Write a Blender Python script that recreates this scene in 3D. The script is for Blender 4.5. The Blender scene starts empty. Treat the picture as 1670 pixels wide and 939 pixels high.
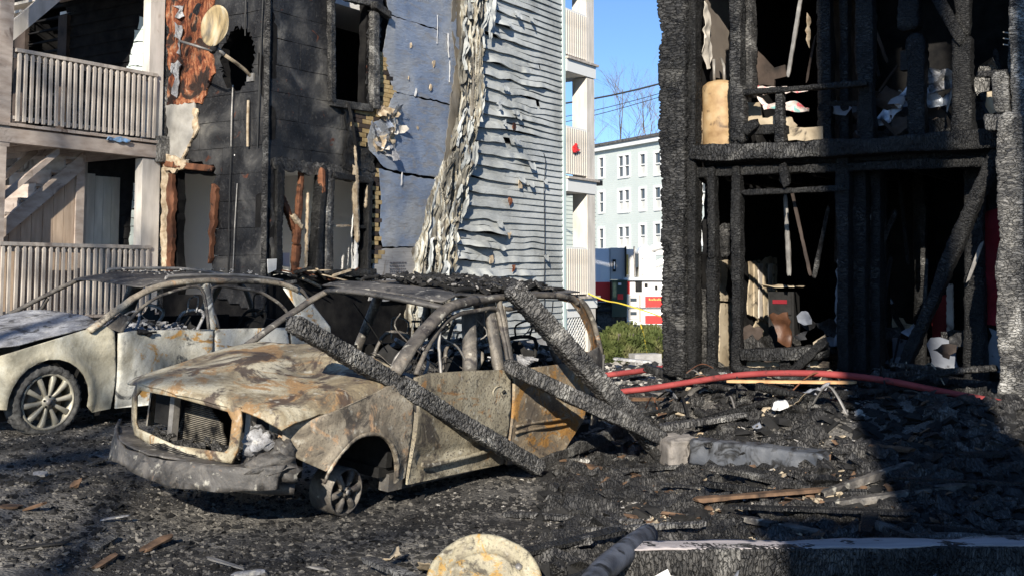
import bpy, math, random
import numpy as np
from mathutils import Vector, Matrix
from mathutils.geometry import delaunay_2d_cdt
random.seed(7); RS = np.random.RandomState(7)
sc = bpy.context.scene; COL = sc.collection

# ------------------------------------------------------------------ camera, sky, sun
FPX = 1850.0; TILT = math.radians(4.5); CX = 835.0; CY = 304.4; H = 1.85
cam = bpy.data.cameras.new('camera'); cam.lens = FPX / 1670 * 36; cam.sensor_width = 36
cam.clip_end = 3000; cam.clip_start = .1; cam.shift_y = -(469.5 - CY) / 1670
co = bpy.data.objects.new('camera', cam); COL.objects.link(co)
co.location = (0, 0, H); co.rotation_euler = (math.pi / 2 + TILT, 0, 0); sc.camera = co
SUN_EL = 24.0; SH = (-.156, -.988)                       # horizontal direction towards the sun
az = math.atan2(SH[0], SH[1])
w = bpy.data.worlds.new("World"); sc.world = w; w.use_nodes = True
nt = w.node_tree; bg = nt.nodes['Background']
sky = nt.nodes.new('ShaderNodeTexSky'); sky.sky_type = 'NISHITA'; sky.sun_disc = False
sky.sun_elevation = math.radians(SUN_EL); sky.sun_rotation = az; sky.altitude = 900
sky.air_density = .75; sky.dust_density = .0; sky.ozone_density = 5.0
nt.links.new(sky.outputs[0], bg.inputs[0]); bg.inputs[1].default_value = .1
sl = bpy.data.lights.new('sun', 'SUN'); sl.energy = 4.6; sl.angle = math.radians(.5); sl.color = (1, .93, .82)
so = bpy.data.objects.new('sun', sl); COL.objects.link(so)
ce = math.cos(math.radians(SUN_EL))
so.rotation_euler = Vector((SH[0] * ce, SH[1] * ce, math.sin(math.radians(SUN_EL)))).to_track_quat('Z', 'Y').to_euler()
so.location = (-20, -40, 30)
sc.view_settings.view_transform = 'Standard'; sc.view_settings.look = 'None'
sc.view_settings.exposure = .82; sc.view_settings.gamma = 1
sc.cycles.max_bounces = 6

# ------------------------------------------------------------------ survey helpers
def ray(px, py):
    dx = (px - CX) / FPX; uy = (CY - py) / FPX
    return np.array([dx, math.cos(TILT) - uy * math.sin(TILT), math.sin(TILT) + uy * math.cos(TILT)])
def atD(px, py, D):
    r = ray(px, py); return r / r[1] * D + np.array([0, 0, H])
class Wall:
    """a vertical plane: o origin, d direction along it, n its outward normal"""
    def __init__(s, o, d, n):
        s.o = np.array([o[0], o[1], 0.]); s.d = np.array([d[0], d[1], 0.]); s.n = np.array([n[0], n[1], 0.])
    def px(s, x, y):
        c = np.array([0, 0, H]); r = ray(x, y); t = np.dot(s.o - c, s.n) / np.dot(r, s.n); p = c + r * t
        return (float(np.dot(p - s.o, s.d)), float(p[2]))
    def poly(s, *pts): return [s.px(*p) for p in pts]
    def P(s, a, z, off=0):
        a = np.asarray(a, float); z = np.asarray(z, float); off = np.asarray(off, float) + 0 * a
        return s.o + a[..., None] * s.d + off[..., None] * s.n + z[..., None] * np.array([0, 0, 1.])
    def off(s, k): return Wall(s.o + s.n * k, s.d, s.n)

# ------------------------------------------------------------------ noise
def _h(i, j, k, seed):
    x = (i * 374761393 + j * 668265263 + k * 2147483647 + seed * 1274126177) & 0xffffffff
    x = ((x ^ (x >> 13)) * 1274126177) & 0xffffffff
    x = ((x ^ (x >> 15)) * 2246822519) & 0xffffffff
    return ((x ^ (x >> 16)) & 0xffffff) / float(0xffffff)
def vnoise(x, y, z=0., seed=0):
    x, y, z = np.broadcast_arrays(np.asarray(x, float), np.asarray(y, float), np.asarray(z, float))
    i = np.floor(x).astype(np.int64); j = np.floor(y).astype(np.int64); k = np.floor(z).astype(np.int64)
    fx, fy, fz = x - i, y - j, z - k
    fx = fx * fx * (3 - 2 * fx); fy = fy * fy * (3 - 2 * fy); fz = fz * fz * (3 - 2 * fz)
    r = 0
    for a in (0, 1):
        for b in (0, 1):
            for c in (0, 1):
                r = r + _h(i + a, j + b, k + c, seed) * (fx if a else 1 - fx) * (fy if b else 1 - fy) * (fz if c else 1 - fz)
    return r * 2 - 1
def fbm(x, y, z=0., o=4, seed=0):
    r = 0; a = .5
    for q in range(o):
        r = r + a * vnoise(np.asarray(x) * 2 ** q, np.asarray(y) * 2 ** q, np.asarray(z) * 2 ** q, seed + q); a *= .5
    return r
def cells(x, y, seed=0):
    """F2-F1 of a jittered grid: 0 in the cracks between cells"""
    i = np.floor(x).astype(np.int64); j = np.floor(y).astype(np.int64)
    f1 = np.full(x.shape, 9.); f2 = np.full(x.shape, 9.)
    for a in (-1, 0, 1):
        for b in (-1, 0, 1):
            cx = i + a + .15 + .7 * _h(i + a, j + b, i * 0, seed); cy = j + b + .15 + .7 * _h(i + a, j + b, i * 0, seed + 9)
            d = np.hypot(x - cx, y - cy); m = d < f1
            f2 = np.where(m, f1, np.minimum(f2, d)); f1 = np.where(m, d, f1)
    return f2 - f1

# ------------------------------------------------------------------ objects
WM = {}
def world_of(o): return WM.get(o.name, Matrix.Identity(4)) if o else Matrix.Identity(4)
def link(o, parent=None, M=None):
    """link o with world matrix M (identity when None) under parent"""
    COL.objects.link(o); M = M if M is not None else Matrix.Identity(4)
    if parent:
        o.parent = parent; o.matrix_local = world_of(parent).inverted() @ M
    else: o.matrix_local = M
    WM[o.name] = M; return o
def tag(o, label=None, cat=None, group=None, kind=None):
    if label: o['label'] = label
    if cat: o['category'] = cat
    if group: o['group'] = group
    if kind: o['kind'] = kind
    return o
def thing(name, label, cat, loc=(0, 0, 0), rz=0, group=None):
    o = bpy.data.objects.new(name, None); o.empty_display_size = .2
    link(o, None, Matrix.Translation(Vector(loc)) @ Matrix.Rotation(rz, 4, 'Z'))
    return tag(o, label, cat, group)
def mesh(name, v, f, m, smooth=False):
    me = bpy.data.meshes.new(name); v = np.asarray(v, float)
    me.from_pydata(v.tolist(), [], [tuple(int(i) for i in q) for q in f] if not isinstance(f, list) else f)
    me.materials.append(m)
    if smooth: me.polygons.foreach_set('use_smooth', [True] * len(me.polygons))
    me.update(); return me
def obj(name, v, f, m, parent=None, smooth=False, M=None, local=False):
    """verts are world coordinates (M None) or local to M; local=True: local to the parent"""
    me = mesh(name, v, f, m, smooth); o = bpy.data.objects.new(name, me)
    if local: M = world_of(parent)
    elif M is None and parent is not None:
        M = world_of(parent); Mi = np.array(M.inverted()); vv = np.asarray(v, float)
        vv = vv @ Mi[:3, :3].T + Mi[:3, 3]; me.vertices.foreach_set('co', vv.ravel()); me.update()
    return link(o, parent, M)
def inst(o, M, parent=None, name=None):
    c = bpy.data.objects.new(name or o.name.split('.')[0], o.data); return link(c, parent, M)
class MB:
    def __init__(s): s.v = []; s.f = []
    def add(s, v, f):
        k = len(s.v); s.v += [tuple(map(float, p)) for p in v]; s.f += [tuple(int(i) + k for i in q) for q in f]; return s
    def box(s, a, b, M=None):
        v = [Vector((x, y, z)) for x in (a[0], b[0]) for y in (a[1], b[1]) for z in (a[2], b[2])]
        if M is not None: v = [M @ p for p in v]
        return s.add(v, [(0, 1, 3, 2), (4, 6, 7, 5), (0, 4, 5, 1), (2, 3, 7, 6), (0, 2, 6, 4), (1, 5, 7, 3)])
    def tube(s, pts, r, n=6, caps=True):
        v, f = sweep(pts, r, r, n); return s.add(v, f)
    def build(s, name, m, parent=None, smooth=False, M=None, local=False):
        return obj(name, s.v, s.f, m, parent, smooth, M, local)
def frame_at(p0, p1, up=(0, 0, 1)):
    x = (Vector(p1) - Vector(p0)).normalized(); u = Vector(up)
    if abs(x.dot(u)) > .97: u = Vector((0, 1, 0)) if abs(u.z) > .5 else Vector((0, 0, 1))
    y = u.cross(x).normalized(); z = x.cross(y)
    M = Matrix((x, y, z)).transposed().to_4x4(); M.translation = Vector(p0); return M
def sweep(pts, ra, rb=None, n=6, rot=0.):
    """tube along pts with radii ra (number or list)"""
    rb = ra if rb is None else rb; P = [Vector(p) for p in pts]; k = len(P)
    ra = [ra] * k if not hasattr(ra, '__len__') else ra; rb = [rb] * k if not hasattr(rb, '__len__') else rb
    v = []; f = []; yprev = None
    for i in range(k):
        t = (P[min(i + 1, k - 1)] - P[max(i - 1, 0)])
        t = t.normalized() if t.length > 1e-9 else Vector((1, 0, 0))
        if yprev is None:
            u = Vector((0, 0, 1)) if abs(t.z) < .95 else Vector((0, 1, 0)); y = u.cross(t).normalized()
        else: y = (yprev - t * yprev.dot(t)).normalized()
        yprev = y; z = t.cross(y)
        for j in range(n):
            a = rot + 2 * math.pi * j / n; v.append(P[i] + y * (ra[i] * math.cos(a)) + z * (rb[i] * math.sin(a)))
    for i in range(k - 1):
        for j in range(n):
            a = i * n + j; b = i * n + (j + 1) % n; f.append((a, b, b + n, a + n))
    f.append(tuple(range(n - 1, -1, -1))); f.append(tuple((k - 1) * n + j for j in range(n)))
    return v, f
def inpoly(x, y, poly):
    x = np.asarray(x, float); y = np.asarray(y, float); r = np.zeros(x.shape, bool); n = len(poly); j = n - 1
    for i in range(n):
        xi, yi = poly[i]; xj, yj = poly[j]
        c = ((yi > y) != (yj > y)) & (x < (xj - xi) * (y - yi) / ((yj - yi) if yj != yi else 1e-12) + xi)
        r ^= c; j = i
    return r
def rag(poly, step=.06, amp=.02, seed=0, keep=()):
    """an outline cut into short steps with uneven, burnt edges"""
    out = []; n = len(poly); rr = random.Random(seed)
    for i in range(n):
        a = Vector(poly[i]); b = Vector(poly[(i + 1) % n]); L = (b - a).length; k = max(1, int(L / step))
        nn = Vector((-(b - a).y, (b - a).x)).normalized() if L > 0 else Vector((0, 0))
        for q in range(k):
            p = a + (b - a) * (q / k)
            s = 0 if i in keep else amp * (rr.random() * 2 - 1) + amp * 1.6 * float(vnoise(p.x * 3 + seed, p.y * 3))
            out.append(tuple(p + nn * s))
    return out
def patch(outline, spacing, fn, thick=.01, holes=(), clip=None, notclip=None):
    """a sheet with any outline and holes, gridded inside; fn(u,v,w)->xyz, w runs from 0 (front) to 1 (back)"""
    pts = [tuple(p) for p in outline]; edges = [(i, (i + 1) % len(pts)) for i in range(len(pts))]
    for h in holes:
        k = len(pts); pts += [tuple(p) for p in h]; edges += [(k + i, k + (i + 1) % len(h)) for i in range(len(h))]
    o = np.array(outline); x0, y0 = o.min(0); x1, y1 = o.max(0)
    gx, gy = np.meshgrid(np.arange(x0 + spacing * .5, x1, spacing), np.arange(y0 + spacing * .5, y1, spacing * .9))
    gx = gx + (np.arange(gx.shape[0]) % 2)[:, None] * spacing * .5; gx = gx.ravel(); gy = gy.ravel()
    ok = inpoly(gx, gy, outline)
    for h in holes: ok &= ~inpoly(gx, gy, h)
    pa = np.array(pts)
    if len(gx) and ok.any():
        gx = gx[ok]; gy = gy[ok]
        far = np.ones(len(gx), bool)
        for q in range(0, len(pa)):
            far &= (gx - pa[q, 0]) ** 2 + (gy - pa[q, 1]) ** 2 > (spacing * .35) ** 2
        gx = gx[far]; gy = gy[far]
    else: gx = gx[:0]; gy = gy[:0]
    allp = [Vector(p) for p in pts] + [Vector((a, b)) for a, b in zip(gx, gy)]
    vo, eo, fo, *_ = delaunay_2d_cdt(allp, edges, [], 0, 1e-5, False)
    V2 = np.array([(p.x, p.y) for p in vo]); F = np.array([f for f in fo if len(f) == 3])
    c = V2[F].mean(1); ok = inpoly(c[:, 0], c[:, 1], outline)
    for h in holes: ok &= ~inpoly(c[:, 0], c[:, 1], h)
    if clip is not None: ok &= inpoly(c[:, 0], c[:, 1], clip)
    if notclip is not None:
        for q in notclip: ok &= ~inpoly(c[:, 0], c[:, 1], q)
    F = F[ok]
    if not len(F): return None
    a, b, d = V2[F[:, 0]], V2[F[:, 1]], V2[F[:, 2]]
    area = (b[:, 0] - a[:, 0]) * (d[:, 1] - a[:, 1]) - (b[:, 1] - a[:, 1]) * (d[:, 0] - a[:, 0])
    F[area < 0] = F[area < 0][:, ::-1]; F = F[np.abs(area) > 1e-9]
    used = np.unique(F); remap = -np.ones(len(V2), int); remap[used] = np.arange(len(used)); V2 = V2[used]; F = remap[F]
    A = np.asarray(fn(V2[:, 0], V2[:, 1], 0.)); n = len(A)
    if thick <= 0: return A, F.tolist()
    B = np.asarray(fn(V2[:, 0], V2[:, 1], 1.))
    cnt = {}
    for t in F:
        for q in range(3):
            e = (t[q], t[(q + 1) % 3]); cnt[e] = 1
    side = [(e[0], e[0] + n, e[1] + n, e[1]) for e in cnt if (e[1], e[0]) not in cnt]
    return np.vstack([A, B]), F.tolist() + (F[:, ::-1] + n).tolist() + [tuple(int(i) for i in q) for q in side]
def wsheet(name, wall, outline, m, parent, off=.0, thick=.02, spacing=.12, bump=.0, bs=4., holes=(), smooth=True, seed=0, curl=None, **kw):
    """a sheet on a wall; outline in wall coordinates (s, z)"""
    def fn(s, z, w_):
        d = off + bump * fbm(s * bs, z * bs, seed, 3, seed) - thick * w_
        if curl is not None: d = d + curl(s, z)
        return wall.P(s, z, d)
    r = patch(outline, spacing, fn, thick, holes, **kw)
    if not r: return None
    o = obj(name, r[0], r[1], m, parent, smooth); o.data.set_sharp_from_angle(angle=.9); return o
def wbox(mb, wall, s0, s1, z0, z1, d0, d1):
    v = [wall.P(s, z, d) for s in (s0, s1) for d in (d0, d1) for z in (z0, z1)]
    return mb.add(v, [(0, 1, 3, 2), (4, 6, 7, 5), (0, 4, 5, 1), (2, 3, 7, 6), (0, 2, 6, 4), (1, 5, 7, 3)])
def timber(name, p0, p1, wd, ht, m, parent=None, seg=.025, amp=.012, taper=0., cell=(.045, .075), seed=None, up=(0, 0, 1), bend=0., rough=1.):
    """a charred timber: its own x axis runs along it, the surface is broken into char blocks, ends burnt uneven"""
    seed = random.randrange(9999) if seed is None else seed
    p0 = Vector(p0); p1 = Vector(p1); L = (p1 - p0).length; M = frame_at(p0, p1, up)
    nx = max(3, min(420, int(L / seg))); per = 2 * (wd + ht); nq = max(8, min(48, int(per / seg)))
    xs = np.linspace(0, L, nx + 1); t = np.linspace(0, 1, nq, endpoint=False)
    cum = np.array([0, wd, wd + ht, 2 * wd + ht, per]) / per; cy = np.array([-1, 1, 1, -1, -1]) * wd / 2; cz = np.array([-1, -1, 1, 1, -1]) * ht / 2
    Y = np.interp(t, cum, cy); Z = np.interp(t, cum, cz)
    rr = np.hypot(Y / wd * 2, Z / ht * 2); rnd = 1 - .10 * np.clip(rr - 1, 0, 1)
    X, T = np.meshgrid(xs, t, indexing='ij'); Y0 = np.broadcast_to(Y * rnd, X.shape).copy(); Z0 = np.broadcast_to(Z * rnd, X.shape).copy()
    er = 1 + rough * (.12 * fbm(X * 3, T * 4, seed, 3, seed) + .16 * fbm(X * 1.3, 0 * T, seed, 3, seed + 5)) - taper * X / L - rough * .22 * np.clip(fbm(X * 2.2, T * 3, seed + 8, 2, seed) - .22, 0, 1)
    fr = cells(X / cell[0], T * per / cell[1], seed); g = np.clip(fr / .22, 0, 1) - 1
    q = np.hypot(Y0, Z0) + 1e-6; k = er + g * amp / q + amp * .4 * fbm(X * 20, T * per * 20, 0, 2, seed + 3) / q
    ends = np.minimum(X, L - X); k = k * np.clip(.72 + ends / .12, 0, 1)
    Y0 *= k; Z0 *= k; Z0 += bend * np.sin(X / L * math.pi)
    X = X + (fbm(T * 5, 0 * T, seed, 2, seed) * .05) * (np.clip(1 - X / .1, 0, 1) + np.clip(1 - (L - X) / .1, 0, 1))
    V = np.stack([X, Y0, Z0], -1).reshape(-1, 3); F = []
    i = np.arange(nx)[:, None] * nq; j = np.arange(nq)[None, :]
    F = np.stack([i + j, i + (j + 1) % nq, i + nq + (j + 1) % nq, i + nq + j], -1).reshape(-1, 4).tolist()
    F.append(tuple(range(nq - 1, -1, -1))); F.append(tuple(nx * nq + a for a in range(nq)))
    o = obj(name, V, F, m, parent, True, M)
    if max(wd, ht) / min(wd, ht) > 2 or min(wd, ht) < .06: o.data.set_sharp_from_angle(angle=.55)
    return o
def board(name, p0, p1, wd, ht, m, parent=None, up=(0, 0, 1), shared={}):
    M = frame_at(p0, p1, up); L = (Vector(p1) - Vector(p0)).length
    b = MB().box((0, -wd / 2, -ht / 2), (L, wd / 2, ht / 2)); return b.build(name, m, parent, False, M)

# ------------------------------------------------------------------ materials
class NT:
    def __init__(s, name, rough=.8, spec=.3, metal=0.):
        s.m = bpy.data.materials.new(name); s.m.use_nodes = True; s.t = s.m.node_tree; s.b = s.t.nodes['Principled BSDF']
        s.b.inputs['Roughness'].default_value = rough; s.b.inputs['Specular IOR Level'].default_value = spec; s.b.inputs['Metallic'].default_value = metal
        s.tc = s.t.nodes.new('ShaderNodeTexCoord').outputs['Object']; s.nrm = None
    def n(s, t): return s.t.nodes.new(t)
    def l(s, a, b): s.t.links.new(a, b)
    def map(s, scale=(1, 1, 1), rot=(0, 0, 0), loc=(0, 0, 0)):
        m = s.n('ShaderNodeMapping'); m.inputs['Scale'].default_value = scale; m.inputs['Rotation'].default_value = rot; m.inputs['Location'].default_value = loc
        s.l(s.tc, m.inputs[0]); return m.outputs[0]
    def noise(s, sc_=5, det=4, co=None, dist=0., rough=.55):
        m = s.n('ShaderNodeTexNoise'); m.inputs['Scale'].default_value = sc_; m.inputs['Detail'].default_value = det
        m.inputs['Distortion'].default_value = dist; m.inputs['Roughness'].default_value = rough
        s.l(co if co is not None else s.tc, m.inputs['Vector']); return m.outputs['Fac']
    def vor(s, sc_=20, co=None, feat='DISTANCE_TO_EDGE'):
        m = s.n('ShaderNodeTexVoronoi'); m.feature = feat; m.inputs['Scale'].default_value = sc_
        s.l(co if co is not None else s.tc, m.inputs['Vector']); return m.outputs[0]
    def ramp(s, f, *st):
        m = s.n('ShaderNodeValToRGB'); e = m.color_ramp.elements
        while len(e) < len(st): e.new(.5)
        for q, (p, c) in zip(e, st): q.position = p; q.color = (*c, 1) if hasattr(c, '__len__') else (c, c, c, 1)
        s.l(f, m.inputs[0]); return m.outputs[0]
    def mix(s, f, a, b, mode='MIX'):
        m = s.n('ShaderNodeMixRGB'); m.blend_type = mode
        for k, q in ((0, f), (1, a), (2, b)):
            if isinstance(q, (int, float)): m.inputs[k].default_value = q if k == 0 else (q, q, q, 1)
            elif isinstance(q, tuple): m.inputs[k].default_value = (*q, 1)
            else: s.l(q, m.inputs[k])
        return m.outputs[0]
    def bump(s, h, st=.5, d=.02):
        m = s.n('ShaderNodeBump'); m.inputs['Strength'].default_value = st; m.inputs['Distance'].default_value = d
        s.l(h, m.inputs['Height'])
        if s.nrm is not None: s.l(s.nrm, m.inputs['Normal'])
        s.nrm = m.outputs[0]; s.l(s.nrm, s.b.inputs['Normal']); return s
    def col(s, c):
        if isinstance(c, tuple): s.b.inputs['Base Color'].default_value = (*c, 1)
        else: s.l(c, s.b.inputs['Base Color'])
        return s
    def rough(s, c): s.l(c, s.b.inputs['Roughness']); return s
def char_mat(name, lo=.006, hi=.03, sc_=34, tint=(1., .96, .9), ash=0., st=.9):
    """alligatored char: shallow blocks longer across the grain than along it, cracks wander, faces differ in tone"""
    k = NT(name, .5, .45); wn = k.n('ShaderNodeTexNoise'); wn.inputs['Scale'].default_value = 5; wn.inputs['Detail'].default_value = 4; k.l(k.tc, wn.inputs['Vector'])
    va = k.n('ShaderNodeVectorMath'); va.operation = 'SCALE'; k.l(wn.outputs['Color'], va.inputs[0]); va.inputs['Scale'].default_value = .3
    vb = k.n('ShaderNodeVectorMath'); k.l(k.map((3.4, 1, 1)), vb.inputs[0]); k.l(va.outputs[0], vb.inputs[1]); co = vb.outputs[0]
    v = k.vor(sc_ * .42, co); v2 = k.vor(sc_ * 1.1, co); f1 = k.n('ShaderNodeTexVoronoi'); f1.inputs['Scale'].default_value = sc_ * .42; k.l(co, f1.inputs['Vector'])
    sp = k.n('ShaderNodeSeparateColor'); k.l(f1.outputs['Color'], sp.inputs[0]); n = k.noise(5, 6, None, .5); big = k.noise(1.3, 4)
    tone = k.mix(.25, n, sp.outputs[0]); h2 = min(1, hi + ash * .55)
    a = k.ramp(tone, (.3, (lo, lo, lo * 1.05)), (.55, (hi * tint[0], hi * tint[1], hi * tint[2])), (.82, (h2 * tint[0], h2 * tint[1], h2 * tint[2])))
    a = k.mix(k.ramp(big, (.35, .75), (.55, 0.)), a, (lo, lo, lo * 1.05)); a = k.mix(k.ramp(k.noise(2.3, 6, None, .8), (.6, 0.), (.7, .8)), a, (hi * 2 + ash * .4, hi * 1.95 + ash * .38, hi * 1.8 + ash * .34))
    a = k.mix(k.ramp(v2, (.0, .55), (.07, 0.)), a, (lo * .5,) * 3); k.col(k.mix(k.ramp(v, (.0, .9), (.055, 0.)), a, (lo * .3,) * 3))
    k.rough(k.ramp(n, (.3, .38), (.7, .75))); k.bump(k.ramp(v, (0., 0.), (.14, 1.)), st, .03).bump(k.ramp(v2, (0., 0.), (.12, 1.)), .5, .01).bump(k.noise(50, 4), .4, .006); return k.m
CHAR = char_mat('char', .005, .02); CHARG = char_mat('grey_char', .04, .22, 36, (1, .96, .88), .4)
CHARM = char_mat('cracked_char', .008, .042, 24, (1., .97, .93), .13, 1.)
CHARF = char_mat('fine_char', .012, .075, 38, (1., .95, .88), .22)
def flat_mat(name, c0, c1, sc_=4, rough=.8, bumpd=.004, bs=40, co=(1, 1, 1), metal=0., spec=.3, c2=None, dirt=None):
    k = NT(name, rough, spec, metal); mc = k.map(co); n = k.noise(sc_, 6, mc)
    a = k.ramp(n, (.3, c0), (.7, c1)) if c2 is None else k.ramp(n, (.3, c0), (.52, c1), (.72, c2))
    if dirt: a = k.mix(k.ramp(k.noise(dirt[0], 6, None, 1.), (dirt[1], 0.), (dirt[1] + .12, 1.)), a, dirt[2])
    k.col(a); k.bump(k.noise(bs, 4, mc), .5, bumpd); return k.m
PORCHW = flat_mat('weathered_porch_wood', (.32, .28, .24), (.6, .54, .47), 5, .75, .004, 60, (2, 2, .5), dirt=(2.2, .62, (.17, .13, .11)))
PORCHB = flat_mat('weathered_beam', (.34, .27, .22), (.56, .48, .41), 4, .75, .004, 50, (1, 1, 3), dirt=(3, .6, (.12, .08, .06)))
PORCHP = flat_mat('pale_painted_wood', (.5, .46, .4), (.72, .67, .6), 4, .7, .003, 60, (2, 2, .5), dirt=(2, .66, (.35, .28, .22)))
PLANK = flat_mat('unpainted_planks', (.34, .25, .18), (.55, .43, .32), 4, .8, .004, 50, (3, 3, .4), dirt=(3, .62, (.2, .14, .1)))
DRY = flat_mat('drywall', (.78, .76, .72), (.84, .82, .78), 2, .9, .002)
SOOT = flat_mat('soot_wall', (.005, .005, .006), (.02, .019, .018), 5, .92, .01, 25, spec=.1)
SOOTB = flat_mat('soot_brown_wall', (.012, .01, .009), (.055, .04, .032), 3, .8, .01, 25, c2=(.08, .06, .048))
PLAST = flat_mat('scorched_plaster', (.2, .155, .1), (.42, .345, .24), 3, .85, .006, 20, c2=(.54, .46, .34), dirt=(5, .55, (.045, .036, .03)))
PLASTB = flat_mat('shade_tinted_plaster', (.12, .13, .155), (.27, .285, .315), 3, .85, .006, 20, dirt=(6, .58, (.03, .03, .03)))  # darker bluish copy of the plaster, with shade put into its colour
BWOOD = flat_mat('bare_red_wood', (.05, .02, .012), (.24, .1, .05), 6, .8, .008, 40, (1, 1, .3), dirt=(5, .6, (.02, .015, .012)))
TORN = flat_mat('torn_tan_edge', (.28, .2, .12), (.6, .5, .36), 12, .85, .01, 40)
WHITE = flat_mat('white_paint', (.62, .61, .58), (.76, .75, .72), 3, .6, .002)
def panel_mat():
    k = NT('sooty_panels', .62, .35); n = k.noise(1.6, 7, None, .6); f = k.noise(22, 5)
    a = k.ramp(n, (.34, (.006, .006, .007)), (.5, (.02, .02, .021)), (.6, (.06, .058, .055)), (.72, (.17, .16, .14)))
    a = k.mix(k.ramp(k.noise(3.3, 5, None, 1.5), (.66, 0.), (.72, 1.)), a, (.10, .035, .018))
    a = k.mix(k.ramp(f, (.55, 0.), (.75, .5)), a, (.09, .085, .08))
    k.col(a); k.bump(f, .8, .012).bump(k.noise(70, 3), .5, .005); return k.m
PANEL = panel_mat()
def rust_mat():
    k = NT('blistered_red_board', .8, .25); n = k.noise(6, 8, k.map((1, 1, .45)), 2.2); f = k.noise(26, 6)
    a = k.ramp(n, (.32, (.05, .014, .008)), (.47, (.2, .06, .028)), (.58, (.34, .135, .06)), (.72, (.34, .25, .18))); a = k.mix(k.ramp(k.noise(2.4, 6, None, 1.), (.53, 0.), (.6, .95)), a, (.015, .013, .012))
    k.col(k.mix(k.ramp(f, (.55, 0.), (.68, .8)), a, (.04, .015, .01))); k.bump(n, .9, .04).bump(f, .8, .02); return k.m
RUST = rust_mat()
def wrap_mat():
    k = NT('foil_house_wrap', .42, .5, .35); big = k.noise(1.1, 6, k.map((1, 1, .6)), .4); st = k.noise(2.2, 6, k.map((6, 6, 90))); fib = k.noise(60, 4, k.map((4, 4, .3)))
    a = k.ramp(big, (.36, (.2, .26, .38)), (.5, (.31, .37, .48)), (.62, (.46, .475, .49))); a = k.mix(k.ramp(k.noise(1.9, 7, k.map((1, 1, 3.5), (0, 0, 0), (4, 4, 4)), 1.2), (.52, 0.), (.62, .7)), a, (.34, .33, .32))  # blue of the reflected sky is put into the foil colour
    a = k.mix(k.ramp(st, (.45, 0.), (.7, .55)), a, (.42, .46, .52))
    a = k.mix(k.ramp(k.noise(14, 5), (.69, 0.), (.74, 1.)), a, (.5, .33, .17))
    a = k.mix(k.ramp(fib, (.5, 0.), (.8, .3)), a, (.22, .27, .38)); k.col(a)
    k.bump(st, .7, .02).bump(k.noise(5, 5, k.map((1, 1, 3))), .6, .03); return k.m
WRAP = wrap_mat()
WRAPG = flat_mat('grey_sheathing', (.3, .29, .28), (.46, .45, .44), 3, .7, .004, 30, (1, 1, 14), dirt=(3, .6, (.18, .15, .12)))
def siding_mat():
    k = NT('warped_grey_siding', .62, .25); big = k.noise(.8, 5, None, .5); fine = k.noise(9, 5, k.map((1, 1, 4)))
    a = k.ramp(big, (.34, (.25, .258, .248)), (.5, (.39, .405, .395)), (.66, (.49, .51, .505)))
    a = k.mix(k.ramp(fine, (.5, 0.), (.72, .45)), a, (.52, .53, .48))
    a = k.mix(k.ramp(k.noise(2.7, 6, k.map((1, 1, 2.5)), 1), (.62, 0.), (.74, .6)), a, (.15, .15, .14)); k.col(a)
    k.bump(k.noise(4, 5, k.map((1.5, 1.5, 3))), .6, .02).bump(k.noise(45, 3), .3, .004); return k.m
SIDING = siding_mat()
def melt_mat():
    k = NT('melted_vinyl', .5, .4); big = k.noise(5, 6, k.map((2.5, 2.5, .5)), 1.2); f = k.noise(22, 5, k.map((2, 2, .6)))
    a = k.ramp(big, (.3, (.14, .12, .08)), (.43, (.33, .29, .21)), (.56, (.46, .45, .39)), (.72, (.5, .53, .52)))
    a = k.mix(k.ramp(k.noise(2.1, 5, k.map((3, 3, .3))), (.5, 0.), (.62, .85)), a, (.07, .06, .05)); k.col(k.mix(k.ramp(f, (.56, 0.), (.7, .9)), a, (.12, .1, .07))); k.bump(f, .8, .02); return k.m
MELT = melt_mat(); MELTD = flat_mat('sooty_melted_vinyl', (.06, .055, .045), (.28, .26, .21), 7, .6, .01, 30, (2, 2, .5))
TAN = flat_mat('yellow_fibreboard', (.28, .19, .08), (.5, .38, .2), 9, .85, .008, 40, dirt=(7, .62, (.06, .045, .03)))
CLAP = flat_mat('pale_clapboard', (.55, .62, .58), (.62, .68, .64), 2, .7, .003)
def car_mat(name, stops, orange, owt, dark, dwt, fine=.35, ss=1.6, metal=.0):
    k = NT(name, .6, .4, metal); n = k.noise(ss, 10, None, .8, .66); o = k.noise(ss * 1.5, 7, k.map((1, 1, 1), (0, 0, 0), (7, 3, 1)), 1.4, .68)
    d = k.noise(ss * 1.2, 8, k.map((1, 1, 1), (0, 0, 0), (-5, 9, 2)), 1., .68); f = k.noise(55, 5); f2 = k.noise(13, 7)
    a = k.ramp(n, *stops); a = k.mix(k.ramp(o, (owt, 0.), (owt + .05, 1.)), a, k.mix(f2, orange[0], orange[1]))
    a = k.mix(k.ramp(d, (dwt, 0.), (dwt + .06, .9)), a, dark); a = k.mix(k.ramp(f, (.52, 0.), (.66, fine)), a, (.09, .075, .06))
    a = k.mix(k.ramp(f2, (.6, 0.), (.7, .5)), a, (.6, .57, .48)); k.col(a); k.bump(f, .5, .004).bump(f2, .6, .012).bump(k.noise(3.5, 4), .5, .04); return k.m
HOODM = car_mat('burnt_hood_paint', ((.36, (.09, .068, .05)), (.47, (.27, .22, .14)), (.6, (.5, .45, .33))), ((.24, .135, .055), (.42, .275, .14)), .53, (.06, .042, .034), .53, .45)
FENDM = car_mat('burnt_fender_paint', ((.36, (.12, .1, .075)), (.5, (.3, .255, .19)), (.64, (.44, .39, .3))), ((.34, .2, .11), (.45, .32, .2)), .57, (.06, .052, .045), .56, .65, 2.4)
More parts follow.
